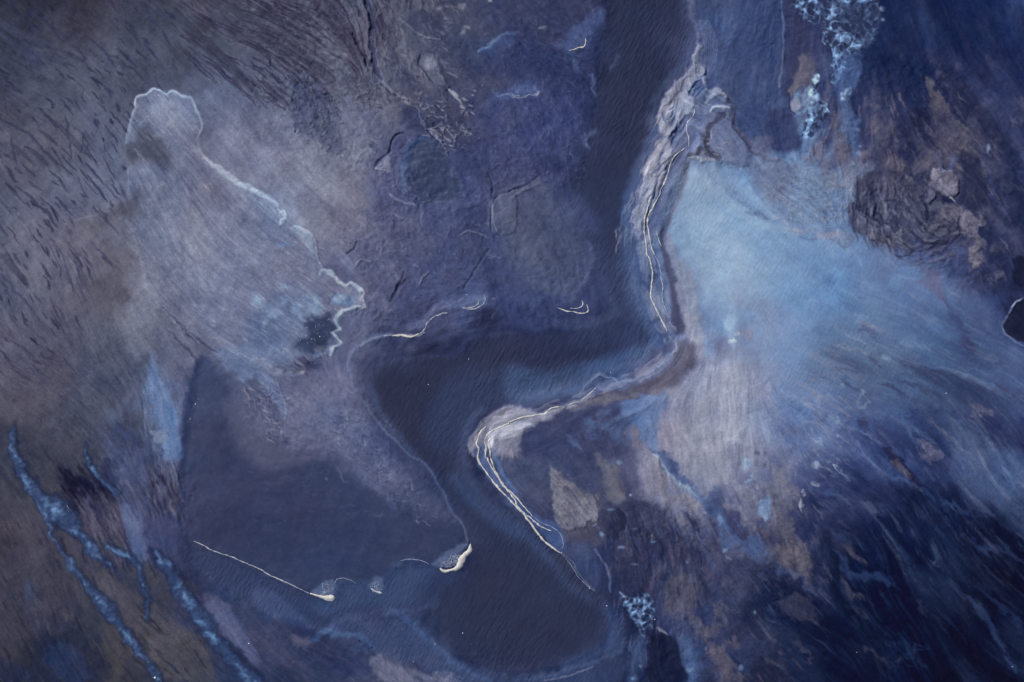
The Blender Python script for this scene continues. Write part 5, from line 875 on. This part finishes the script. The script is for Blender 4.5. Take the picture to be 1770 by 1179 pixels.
# --- relief and texture ----------------------------------------------------------------
tint = np.array([1.0, .96, .86], np.float32)
lum = C.mean(2, keepdims=True) / 85.0
tex = (AMP['f'] * L1 * 2.0 + AMP['m'] * L2 * 1.7 + AMP['b'] * (L3 * 1.8 + L4 * 1.8) + AMP['g'] * (N1 * 1.7 + N2 * 1.4) + N3 * 1.2)[..., None]
C += tex * tint * lum
C += (fbm(70, 71, 3) * 1.0)[..., None] * np.array([1.3, 0, -1.0], np.float32) * lum
sm = STREAM_MASK[..., None]
cs = np.array((38, 55, 96), np.float32) + (PUFF * (.2 + .8 * STREAM_IN) + .22 * STREAM_IN)[..., None] * np.array((60, 78, 82), np.float32)
C = C * (1 - .85 * sm) + cs * .85 * sm
tm = TORR_MASK[..., None]
C = C + tm * (FOAMY ** 1.2)[..., None] * np.array((104, 134, 148), np.float32)
C = np.clip(C, 6, 250)
sandk = 1 - AMP['w']
H += sandk * (.055 * N3 + AMP['m'] * .020 * L2 + AMP['f'] * .005 * L1 + AMP['b'] * .025 * L3 + .017 * AMP['g'] * N2)
H += .05 * (TORR_MASK * FOAMY) + .06 * STREAM_MASK * PUFF + .05 * fbm(260, 72, 2)

CR = np.exp(-(noise(9, 81) / .5) ** 2) - np.exp(-(noise(9, 82) / .5) ** 2); CR2 = noise(4.5, 83)
crm = np.zeros((NY, NX), np.float32)
for q_, v_ in [(R_([(440,-60),(1030,-60),(1010,260),(990,560),(760,560),(640,620),(600,420),(660,330),(470,260),(420,120)]), 1.0), (R_([(1210,-60),(1400,-60),(1380,260),(1290,260),(1220,120)]), .7),
               (R_([(1390,120),(1740,140),(1740,480),(1560,450),(1470,380),(1400,290)]), 1.2), (R_([(560,640),(760,860),(800,940),(700,880),(600,800),(480,740)]), .8), (R_([(1060,880),(1400,900),(1400,1120),(1150,1180)]), .9), (BANK, 1.0), (R_([(300,820),(345,860),(345,1000),(300,980)]), 1.0)]:
    sl, m = poly_mask(q_, 30, 4); crm[sl] = np.maximum(crm[sl], m * v_)
H += (crm * (1 - .9 * AMP['w'])) * (.045 * CR * sst(-.6, 1.2, noise(70, 84)) + .016 * CR2)

# ------------------------------------------------------------------ object helpers
col = sc.collection
def tag(o, label=None, cat=None, group=None, kind=None):
    for k, v in dict(label=label, category=cat, group=group, kind=kind).items():
        if v: o[k] = v
def world_xy(px, py): return ((px - CX) * M_PER_PX, (CY - py) * M_PER_PX)
def height(px, py):
    i = int(np.clip((px - GX0) / ST, 0, NX - 1)); j = int(np.clip((py - GY0) / ST, 0, NY - 1)); return float(H[j, i])
def s2l(c):
    c = np.asarray(c, np.float32) / 255.0
    return np.where(c <= .04045, c / 12.92, ((c + .055) / 1.055) ** 2.4)

# ------------------------------------------------------------------ materials
def ground_mat(name, rough, spec, bump, bscale, wave=0.0, grain=.10, wscale=2.0):
    m = bpy.data.materials.new(name); m.use_nodes = True; n = m.node_tree; L = n.links
    b = n.nodes['Principled BSDF']; b.inputs['Roughness'].default_value = rough; b.inputs['Specular IOR Level'].default_value = spec
    at = n.nodes.new('ShaderNodeAttribute'); at.attribute_name = 'sediment'
    tc = n.nodes.new('ShaderNodeTexCoord')
    n1 = n.nodes.new('ShaderNodeTexNoise'); n1.inputs['Scale'].default_value = bscale; n1.inputs['Detail'].default_value = 4
    L.new(tc.outputs['Object'], n1.inputs['Vector'])
    mr = n.nodes.new('ShaderNodeMapRange'); mr.inputs[1].default_value = .3; mr.inputs[2].default_value = .7
    mr.inputs[3].default_value = 1 - grain; mr.inputs[4].default_value = 1 + grain
    L.new(n1.outputs['Fac'], mr.inputs[0])
    vm = n.nodes.new('ShaderNodeVectorMath'); vm.operation = 'SCALE'
    L.new(at.outputs['Color'], vm.inputs[0]); L.new(mr.outputs[0], vm.inputs['Scale']); L.new(vm.outputs[0], b.inputs['Base Color'])
    bp = n.nodes.new('ShaderNodeBump'); bp.inputs['Strength'].default_value = 1; bp.inputs['Distance'].default_value = bump
    L.new(n1.outputs['Fac'], bp.inputs['Height']); last = bp
    if wave:
        mp = n.nodes.new('ShaderNodeMapping'); mp.vector_type = 'TEXTURE'; mp.inputs['Rotation'].default_value = (0, 0, math.radians(-28)); mp.inputs['Scale'].default_value = (1, 3.4, 1)
        nw = n.nodes.new('ShaderNodeTexNoise'); nw.inputs['Scale'].default_value = wscale; nw.inputs['Detail'].default_value = 1.5; nw.inputs['Distortion'].default_value = .3
        L.new(tc.outputs['Object'], mp.inputs[0]); L.new(mp.outputs[0], nw.inputs['Vector'])
        big = n.nodes.new('ShaderNodeTexNoise'); big.inputs['Scale'].default_value = .06; big.inputs['Detail'].default_value = 2; L.new(tc.outputs['Object'], big.inputs['Vector'])
        mk = n.nodes.new('ShaderNodeMapRange'); mk.inputs[1].default_value = .38; mk.inputs[2].default_value = .6; mk.inputs[3].default_value = .35; mk.inputs[4].default_value = 1
        L.new(big.outputs['Fac'], mk.inputs[0])
        mu = n.nodes.new('ShaderNodeMath'); mu.operation = 'MULTIPLY'; L.new(nw.outputs['Fac'], mu.inputs[0]); L.new(mk.outputs[0], mu.inputs[1])
        b2 = n.nodes.new('ShaderNodeBump'); b2.inputs['Strength'].default_value = 1; b2.inputs['Distance'].default_value = wave
        L.new(mu.outputs[0], b2.inputs['Height']); L.new(bp.outputs[0], b2.inputs['Normal']); last = b2
    L.new(last.outputs[0], b.inputs['Normal'])
    return m
MAT = dict(
 sand_flat=ground_mat('wet_sand', .9, .08, .05, 4.2, grain=.12),
 sandbank=ground_mat('pale_sand', .9, .08, .05, 4.2, grain=.12),
 mudflat=ground_mat('dark_mud', .9, .06, .04, 3.6, grain=.13),
 tidal_pool=ground_mat('still_water', .55, .25, .02, 1.8, grain=.07),
 lagoon=ground_mat('milky_water', .6, .25, .02, 2.2, wave=.05, grain=.06, wscale=2.6),
 river=ground_mat('river_water', .75, .22, .02, 2.0, wave=.14, grain=.05, wscale=2.1),
 side_channel=ground_mat('channel_water', .75, .22, .02, 2.0, wave=.12, grain=.05, wscale=2.1),
 pool=ground_mat('dark_water', .55, .25, .02, 2.0, grain=.08),
 stream=ground_mat('rippled_water', .6, .3, .08, 1.6, grain=.16),
 rapids=ground_mat('broken_water', .6, .3, .08, 1.6, grain=.14),
)
# ------------------------------------------------------------------ which ground or water each facet belongs to
ORDER = ['sand_flat', 'mudflat', 'sandbank', 'tidal_pool', 'lagoon', 'river', 'side_channel', 'pool', 'stream', 'rapids']
reg = np.zeros((NY, NX), np.int8)
def assign(pts, name, w=1.5, thr=.5):
    sl, m = poly_mask(pts, 1.0, w); r = reg[sl]; r[m > thr] = ORDER.index(name)
assign(R_([(1355,-200),(1378,20),(1398,110),(1365,150),(1365,200),(1385,240),(1400,290),(1460,300),(1480,410),(1560,440),(1640,480),(1720,545),(1700,720),(1440,700),(1400,800),(1330,800),(1250,880),(1180,850),(1080,880),(1000,880),(960,940),(1010,1000),(1060,1080),(1040,1180),(900,1350),(2100,1400),(2100,-200)]), 'mudflat', 4)
assign(BANK, 'sandbank'); assign(CORE, 'sandbank')
assign(K1([(600,640),(640,560),(700,400),(790,380),(855,450),(890,600),(960,760),(1020,900),(1060,1000),(980,1100),(820,1090),(640,1060),(480,1010),(580,900),(600,780)]), 'sandbank')
assign(POOL, 'tidal_pool', 2); assign(LAGOON, 'lagoon', 3); assign(RIVER, 'river', 2)
assign(LOWER, 'side_channel', 3); assign(CHANNEL2, 'side_channel', 2)
assign(K2([(1540,920),(1621,880),(1680,980),(1660,1140),(1570,1150),(1530,1060)]), 'pool'); assign(B3([(1326,370),(1290,385),(1260,440),(1225,480),(1230,530),(1280,570),(1326,590),(1420,560),(1420,400)]), 'pool')
assign(A1([(790,800),(800,740),(860,700),(930,730),(970,780),(1000,860),(1050,930),(1060,990),(960,1040),(870,1040),(810,960),(790,880)]), 'pool')
assign(B1([(300,470),(380,460),(410,500),(400,540),(390,580),(370,640),(300,660),(230,640),(215,600),(270,560),(270,500)]), 'pool')
assign(A3([(390,300),(440,280),(490,290),(490,420),(440,480),(480,640),(500,780),(460,800),(400,660),(370,520),(370,400)]), 'stream', 2)
reg[STREAM_MASK > .5] = ORDER.index('stream'); reg[TORR_MASK > .5] = ORDER.index('rapids')

# ------------------------------------------------------------------ the ground sheet: fine over the flat, coarser out to the horizon
KX = 16
gr = np.cumsum(6.0 * 1.75 ** np.arange(KX))
ux = np.concatenate([xs[0] - gr[::-1], xs, xs[-1] + gr]); uy = np.concatenate([ys[0] - gr[::-1], ys, ys[-1] + gr])
pad2 = lambda a: np.pad(a, ((KX, KX), (KX, KX)) + ((0, 0),) * (a.ndim - 2), mode='edge')
lin = (s2l(C) - SHEEN) / ILLUM
lin = np.clip(lin, .004, .85).astype(np.float32)
Cc = pad2(lin); Hh = pad2(H); rg = pad2(reg)
UX, UY = np.meshgrid(ux, uy)
fade = np.ones_like(Hh)                              # beyond the worked area the flat runs level and one colour
dx = np.maximum(np.maximum(xs[0] - UX, UX - xs[-1]), 0); dy = np.maximum(np.maximum(ys[0] - UY, UY - ys[-1]), 0)
fade = 1 - sst(0, 700, np.hypot(dx, dy)).astype(np.float32)
Hh = Hh * fade; base = (s2l((66, 70, 106)) / ILLUM).astype(np.float32)
Cc = Cc * fade[..., None] + base * (1 - fade[..., None])
WXc = (UX - CX) * M_PER_PX; WYc = (CY - UY) * M_PER_PX
VCO = np.stack([WXc, WYc, Hh], -1).reshape(-1, 3).astype(np.float32); VCL = Cc.reshape(-1, 3)
nyy, nxx = Hh.shape
jj, ii = np.mgrid[0:nyy - 1, 0:nxx - 1]
v0 = (jj * nxx + ii).ravel(); quads = np.stack([v0, v0 + nxx, v0 + nxx + 1, v0 + 1], -1)
fr = rg[:-1, :-1].ravel(); outer = (fade[:-1, :-1].ravel() < .999)
fr = np.where(outer, 0, fr)
for k, name in enumerate(ORDER):
    q = quads[fr == k]
    if not len(q): continue
    used, inv = np.unique(q.ravel(), return_inverse=True)
    me = bpy.data.meshes.new(name); nv, nf = len(used), len(q)
    me.vertices.add(nv); me.vertices.foreach_set('co', VCO[used].ravel())
    me.loops.add(nf * 4); me.loops.foreach_set('vertex_index', inv.astype(np.int32).ravel())
    me.polygons.add(nf); me.polygons.foreach_set('loop_start', np.arange(0, nf * 4, 4, dtype=np.int32))
    me.polygons.foreach_set('use_smooth', np.ones(nf, bool)); me.update(calc_edges=True)
    ca = me.color_attributes.new('sediment', 'FLOAT_COLOR', 'POINT')
    ca.data.foreach_set('color', np.concatenate([VCL[used], np.ones((nv, 1), np.float32)], 1).ravel())
    me.materials.append(MAT[name]); o = bpy.data.objects.new(name, me); col.objects.link(o); tag(o, kind='structure')

# ------------------------------------------------------------------ foam lines, foam caps, flecks and stones
def plain(name, c, rough=.8, var=.12, scale=2.5, bump=.03):
    m = bpy.data.materials.new(name); m.use_nodes = True; n = m.node_tree; b = n.nodes['Principled BSDF']
    b.inputs['Roughness'].default_value = rough; b.inputs['Specular IOR Level'].default_value = .3
    tx = n.nodes.new('ShaderNodeTexNoise'); tx.inputs['Scale'].default_value = scale; tx.inputs['Detail'].default_value = 5
    tc = n.nodes.new('ShaderNodeTexCoord'); n.links.new(tc.outputs['Object'], tx.inputs['Vector'])
    cr = n.nodes.new('ShaderNodeValToRGB'); a = s2l(c) 
    cr.color_ramp.elements[0].position = .3; cr.color_ramp.elements[1].position = .7
    cr.color_ramp.elements[0].color = (*(a * (1 - var)), 1); cr.color_ramp.elements[1].color = (*np.minimum(a * (1 + var), .9), 1)
    n.links.new(tx.outputs['Fac'], cr.inputs[0]); n.links.new(cr.outputs[0], b.inputs['Base Color'])
    bp = n.nodes.new('ShaderNodeBump'); bp.inputs['Distance'].default_value = bump; n.links.new(tx.outputs['Fac'], bp.inputs['Height']); n.links.new(bp.outputs[0], b.inputs['Normal'])
    return m
FOAM = plain('cream_foam', (208, 207, 203), var=.18); FOAM2 = plain('thin_foam', (150, 160, 186), var=.25); FOAM3 = plain('grey_foam', (182, 184, 196), var=.25)
WHITE = plain('white_fleck', (214, 220, 228)); STONE = plain('dark_stone', (36, 38, 62), var=.3)

def ribbon(bmv, bmf, P3, seed, jit=.5, lift=.05, scale=1.0):
    """a low rounded strip of foam along P3 = (px, py, half width px)"""
    rs = np.random.RandomState(seed); Q = smooth(P3, False, 6)
    seg = np.hypot(*np.diff(Q[:, :2], axis=0).T); s = np.concatenate([[0], np.cumsum(seg)]); n = max(4, int(s[-1] / 1.6))
    t = np.linspace(0, s[-1], n); R = np.stack([np.interp(t, s, Q[:, k]) for k in range(3)], 1)
    T = np.gradient(R[:, :2], axis=0); T /= np.hypot(T[:, 0], T[:, 1])[:, None] + 1e-9; N = np.stack([-T[:, 1], T[:, 0]], 1)
    j = np.convolve(rs.randn(n + 8), np.ones(5) / 5, 'same')[4:-4] * 1.9 * jit
    j2 = np.convolve(rs.randn(n + 4), np.ones(3) / 3, 'same')[2:-2]
    R[:, :2] += N * j[:, None] * .8
    hw = R[:, 2] * (1 + .7 * j2 * min(1, jit * 1.5)); hw = np.maximum(hw, R[:, 2] * .3) * (.82 if R[:, 2].max() < 3 else 1)
    hw[0] *= .15; hw[-1] *= .15
    b0 = len(bmv)
    for i in range(n):
        for o, z in ((-1, 0), (-.5, .75), (0, 1), (.5, .75), (1, 0)):
            p = R[i, :2] + N[i] * hw[i] * o; x, y = world_xy(*p)
            bmv.append((x, y, height(*p) + .004 + (lift * min(1, .35 + hw[i] * .2)) * z + (.012 if z == 0 else .02)))
    for i in range(n - 1):
        for k in range(4):
            a = b0 + i * 5 + k; bmf.append((a, a + 1, a + 6, a + 5))
def mesh_obj(name, v, f, mat, smooth_=True):
    me = bpy.data.meshes.new(name); me.from_pydata(v, [], f); me.update()
    me.polygons.foreach_set('use_smooth', [smooth_] * len(f)); me.materials.append(mat)
    o = bpy.data.objects.new(name, me); col.objects.link(o); return o
def wpt(pts, w): 
    n = len(pts); return [(p[0], p[1], w * (.5 if i in (0, n - 1) else 1)) for i, p in enumerate(pts)]
random.seed(11); sid = [100]
def foam_line(pts, w, label, mat=None, jit=.5, name='foam_line', group='foam lines left along the water edge'):
    v, f = [], []; sid[0] += 1; ribbon(v, f, wpt(pts, w * .9), sid[0], jit)
    o = mesh_obj(name, v, f, mat or FOAM); tag(o, label, 'foam line', group); return o
foam_line(A2([(390,195),(389,222),(377,240),(345,248),(305,260)]), 1.25, 'short hooked cream foam line on the blue bar at the top of the river')
foam_line(A2([(946,553),(937,590),(908,625),(904,660),(915,700),(917,748)]), .95, 'thin wavy foam line on the sandbank just above the longest foam line')
foam_line(A2([(897,755),(850,790),(820,840),(805,900),(775,960),(765,1000),(735,1050),(712,1090),(705,1130),(711,1179)])+B2([(715,50),(725,110),(742,150)]), 1.35, 'longest bright foam line running down the sandbank east of the river')
foam_line(B2([(742,150),(765,200),(775,260),(783,310),(780,370),(795,420),(818,470)]), .8, 'dim thin foam line inside the outer one where the river bends', FOAM3)
foam_line(A2([(722,1000),(702,1070),(690,1130),(688,1179)])+B2([(690,40),(697,90),(700,140),(720,180),(730,250),(722,350),(742,410),(772,470),(805,540)]), 1.3, 'foam line nearest the dark river along its eastern bank')
foam_line(B2([(748,25),(762,70),(775,110)]), .8, 'very short foam streak beside the brown rim of the bank')
foam_line(B2([(245,418),(290,435),(340,442),(385,445),(402,432),(396,400)]), 1.15, 'longer outer of two hooked foam lines on a bar in mid river')
foam_line(B2([(310,422),(355,420),(373,405),(371,380)]), .8, 'small inner foam hook on the bar in mid river')
foam_line(B2([(443,826),(400,865),(364,898)]), .9, 'slanting foam line at the ripple fan below the river bend')
foam_line(B2([(362,900),(330,900),(294,918)]), .8, 'shortest curved foam line below the ripple fan', jit=.3)
foam_line(B2([(270,918),(215,930),(180,958),(130,965),(60,980),(0,1000)])+B1([(1290,1010),(1210,1045),(1182,1070),(1172,1095),(1178,1130),(1176,1179)])+C1([(1185,40),(1210,90),(1250,150),(1300,215),(1326,250)])+C2([(50,290),(110,345),(160,385),(215,410)]), 1.45, 'middle one of three foam lines sweeping round the sharp river bend')
foam_line(K5([(300,425),(225,490),(190,590),(180,650),(205,720),(190,820),(240,930),(330,1050),(430,1179)])+C2([(60,310),(110,370),(160,440),(215,490),(265,525)]), 1.6, 'outermost foam line round the sharp river bend, closest to open water')
foam_line(K5([(385,560),(335,600),(325,650),(345,720),(350,820),(400,950),(470,1100),(520,1179)])+C2([(30,230),(80,290),(120,335)]), 1.3, 'innermost of three foam lines round the sharp river bend')
foam_line(C2([(120,335),(160,365),(230,395),(265,430),(277,480),(268,500)]), .7, 'faint bluish foam trail at the lower end of the three bend lines', FOAM2)
foam_line(C2([(270,525),(320,590),(350,640),(400,690),(440,718)]), .55, 'broken thin foam trail continuing south of the bend lines', FOAM2)
foam_line(C0([(985,460),(1030,480),(1080,510),(1150,530),(1210,555),(1270,580),(1326,605)])+C1([(60,625),(100,645),(160,670),(220,697),(280,728)]), .95, 'long straight foam line across the south edge of the dark pool', FOAM3)
foam_line(C1([(740,560),(800,552),(850,560),(890,578)]), .6, 'faint foam arc reaching west from the big foam crescent', FOAM2)
foam_line(C1([(405,680),(420,655),(450,650),(490,660),(520,680)]), .6, 'faint foam arc on the pool edge between two foam caps', FOAM2)
foam_line(A2([(0,480),(20,500),(40,485),(80,500),(100,484),(140,490),(158,470)]), .5, 'faint grey foam squiggle on the blue bar west of the river', FOAM2)
foam_line(B1([(700,562),(750,558),(800,566),(840,552)]), 2.1, 'short thick foam streak on the levee at the river shoulder')
foam_line(B1([(840,550),(868,525),(885,490),(920,462),(955,450),(985,445)]), 1.0, 'foam line climbing from the thick streak towards the foam swirl', FOAM3, .8)
foam_line(B1([(560,590),(600,575),(650,563),(700,560)]), .7, 'pale trail leading west from the thick foam streak', FOAM2)
foam_line(B1([(1055,420),(1100,426),(1150,412),(1177,385),(1168,352)]), .75, 'outer ring of the foam swirl north of the wide dark river reach', FOAM3)
foam_line(B1([(1060,415),(1105,418),(1140,398),(1143,370)]), .75, 'inner ring of the foam swirl north of the wide dark river reach', FOAM3)
foam_line(B1([(1020,395),(1050,380),(1090,350),(1060,358)]), .5, 'faint foam curl at the west end of the foam swirl', FOAM2)
# foam caps
def foam_cap(parts, label, wisps=None, mat=None):
    v, f = [], []
    for p3, jit in parts: sid[0] += 1; ribbon(v, f, p3, sid[0], jit, .12)
    o = mesh_obj('foam_patch', v, f, mat or FOAM); tag(o, label, 'foam', 'thick foam caps on the pool edge')
    if wisps:
        (cx, cy, a, b, g, n), = wisps; v, f = [], []; c, s = math.cos(math.radians(g)), math.sin(math.radians(g))
        for _ in range(n):
            r = random.random() ** .7; th = random.uniform(0, 6.28); x = cx + r * (a * math.cos(th) * c - b * math.sin(th) * s); y = cy + r * (a * math.cos(th) * s + b * math.sin(th) * c)
            al = math.radians(g) + random.uniform(-1.2, 1.2); pts = [(x, y, .3)]
            for k in range(random.randint(2, 5)):
                x += math.cos(al) * 2.2; y += math.sin(al) * 2.2; al += random.uniform(-1.3, 1.3); pts.append((x, y, random.uniform(.2, .5)))
            sid[0] += 1; ribbon(v, f, pts, sid[0], .4, .03)
        ch = mesh_obj('foam_lace', v, f, FOAM2); ch.parent = o
        ch['label'] = 'thin bubbly lace of foam behind the thick cap'
    return o
K7 = Z(740, 920, 160 / 1770)
P7 = K7([(812,215,4),(805,280,28),(800,340,44),(760,390,46),(700,440,50),(650,510,60),(620,580,62),(590,650,54),(540,700,44),(480,720,30),(420,730,24),(360,750,30),(300,745,26),(250,715,18),(225,685,12)])
foam_cap([(P7, .12)], 'big cream foam crescent at the east corner of the dark pool', [(K7([(420,560)])[0][0], 971, 21, 9, -25, 75)])
foam_cap([(C1([(282,727,3),(310,735,5),(345,745,8),(375,752,12),(395,748,18),(403,738,8)]), .3)], 'small pointed foam cap at the end of the long straight foam line', [(562, 1022, 14, 7, -60, 34)])
foam_cap([(C1([(592,700,2),(610,715,5),(630,722,7),(650,730,5)]), .3)], 'smallest grey foam cap on the pool edge west of the big crescent', [(649, 1012, 10, 8, 60, 26)], FOAM3)

def pebble(name, x, y, r, mat, seed, hz=.5):
    rs = np.random.RandomState(seed); v = []; f = []; nu, nv_ = 8, 4
    wx, wy = world_xy(x, y); z = height(x, y); R = r * M_PER_PX
    ph = rs.uniform(0, 6.28); el = rs.uniform(.6, 1)
    for j in range(nv_):
        e = j / (nv_ - 1) * math.pi / 2 * .92
        for i in range(nu):
            a = i / nu * 2 * math.pi; k = R * math.cos(e) * (1 + .22 * rs.randn() * .6)
            px, py = k * math.cos(a), k * math.sin(a) * el
            v.append((px * math.cos(ph) - py * math.sin(ph), px * math.sin(ph) + py * math.cos(ph), R * hz * math.sin(e) - .02))
    v.append((0, 0, R * hz)); 
    for j in range(nv_ - 1):
        for i in range(nu): a = j * nu + i; b_ = j * nu + (i + 1) % nu; f.append((a, b_, b_ + nu, a + nu))
    for i in range(nu): f.append(((nv_ - 1) * nu + i, (nv_ - 1) * nu + (i + 1) % nu, len(v) - 1))
    o = mesh_obj(name, v, f, mat); o.location = (wx, wy, z); return o
K8 = Z(480, 440, 180 / 1061)
k = 0
for (u, v_, r) in [(585,555,8),(660,552,5),(790,478,8),(792,497,8),(802,515,6),(515,662,8),(525,655,5),(510,670,5),(560,690,5),(575,706,6),(385,718,6),(385,735,7),(428,712,4),(440,725,4),(463,724,5),(290,745,8),(300,748,5),(408,758,5),(377,790,6),(398,808,5),(412,800,5),(288,825,8),(430,838,9),(425,830,5),(347,860,8),(378,877,6),(372,862,4),(305,893,5),(308,908,7),(240,765,4),(232,868,4),(208,875,5),(150,872,4),(60,990,9),(15,985,5),(470,835,3),(264,947,3),(628,458,4),(442,436,6),(485,580,3),(480,555,3),(615,625,7),(640,598,6),(625,645,6),(612,668,5),(580,820,6),(600,850,6),(540,795,6),(800,540,6),(880,540,8),(852,492,6),(838,408,6),(822,427,6),(590,936,7),(193,792,4)]:
    x, y = K8([(u, v_)])[0]; k += 1
    o = pebble('ice_chunk', x, y, max(.62, r * .17 * .62), WHITE, k); tag(o, 'tiny white floating chunk in the dark blue basin at the tip of the silt plume', 'floating chunk', 'white chunks in the basin of the plume')
for pts, lab in [([C0([(790,1157)])[0] + (2.3,)], 'largest white chunk, at the foot of the blue stream in the lower left corner'),
                 ([C0([(1268,982)])[0] + (1.6,)], 'white chunk on pale silt right of the widest rippled stream'),
                 ([C1([(1060,931)])[0] + (1.2,)], 'lone white chunk in the dark lower reach of the river'),
                 ([C1([(1104,988)])[0] + (.6,)], 'faint speck just south of the lone chunk in the lower river'),
                 ([C1([(1125,1037)])[0] + (.6,)], 'southernmost tiny speck in the lower river'),
                 ([B1([(1090,680)])[0] + (1.1,)], 'tiny white speck in the middle of the wide dark river reach'),
                 ([B1([(885,810)])[0] + (1.0,)], 'tiny pale speck in the rippled western part of the wide river reach'),
                 ([C2([(498,791)])[0] + (1.3,)], 'small cream chunk on the right rim of the lower river'),
                 ([C2([(743,860)])[0] + (1.1,)], 'small cream chunk right of the triangular rapids'),
                 ([B2([(106,842)])[0] + (.9,)], 'white speck in the river just above the ripple fan'),
                 ([B2([(518,747)])[0] + (1.0,)], 'cream speck off the inner bank under the river bend'),
                 ([B2([(636,263)])[0] + (.7,)], 'tiny speck in the river left of the two foam lines'),
                 ([C2([(267,522)])[0] + (1.2,)], 'bright chunk where the bend foam lines end'),
                 ([C2([(410,702)])[0] + (1.0,)], 'cream speck on the broken foam trail'),
                 ([A0([(808,487)])[0] + (1.0,)], 'white speck inside the scalloped head of the silt plume'),
                 ([B0([(950,92)])[0] + (.8,)], 'white speck on the smooth middle of the silt plume'),
                 ([B0([(995,909)])[0] + (1.1,)], 'brightest of the specks at the north corner of the dark pool'),
                 ([B0([(1010,883)])[0] + (.7,)], 'upper of the specks at the north corner of the dark pool'),
                 ([B0([(985,918)])[0] + (.6,)], 'faintest of the specks at the north corner of the dark pool'),
                 ([B0([(969,985)])[0] + (.9,)], 'lowest of the specks at the north corner of the dark pool'),
                 ([C0([(342,284)])[0] + (.8,)], 'upper of two white specks beside the widest torn stream'),
                 ([C0([(347,292)])[0] + (.8,)], 'lower of two white specks beside the widest torn stream'),
                 ([K3([(1007,471)])[0] + (1.0,)], 'white speck in the blue silt flow on the right'),
                 ([C3([(475,1027)])[0] + (.8,)], 'pale speck in the darkest mud at the bottom right'),
                 ([C3([(1267,1100)])[0] + (.8,)], 'pale speck close to the bottom right corner'),
                 ([C1([(810,1077)])[0] + (.8,)], 'tiny speck above the pale sand patch at the bottom'),
                 ([C1([(920,985)])[0] + (.8,)], 'tiny speck on the pale diagonal bar in the lower river')]:
    (x, y, r), = pts; k += 1; o = pebble('ice_chunk', x, y, r, WHITE, k); tag(o, lab, 'floating chunk', 'lone white chunks and specks')
for (u, v_) in [(830,748),(835,760),(870,885),(850,870),(845,855),(862,862),(855,938),(868,932),(880,945),(885,952),(820,908),(793,905),(850,920),(815,880),(965,967),(1022,967),(1040,973),(1060,1000),(1020,965),(852,985),(856,996),(815,1080),(812,1120),(890,890),(870,930),(1090,1025),(830,765),(862,770),(740,1085)]:
    x, y = C0([(u, v_)])[0]; k += 1
    o = pebble('dark_stone', x, y, random.uniform(.7, 1.5), STONE, k, .35); tag(o, 'small dark stone on the brown sand left of the widest rippled stream', 'stone', 'dark stones on the lower left sand')
for (u, v_, r) in [(525,900,5),(578,922,4),(532,967,7),(480,995,6),(598,1003,8),(738,942,5)]:
    x, y = C1([(u, v_)])[0]; k += 1
    o = pebble('dark_stone', x, y, r * .3, STONE, k, .3); tag(o, 'dark stone in the shallow blue channel at the bottom', 'stone', 'dark stones in the lower channel')
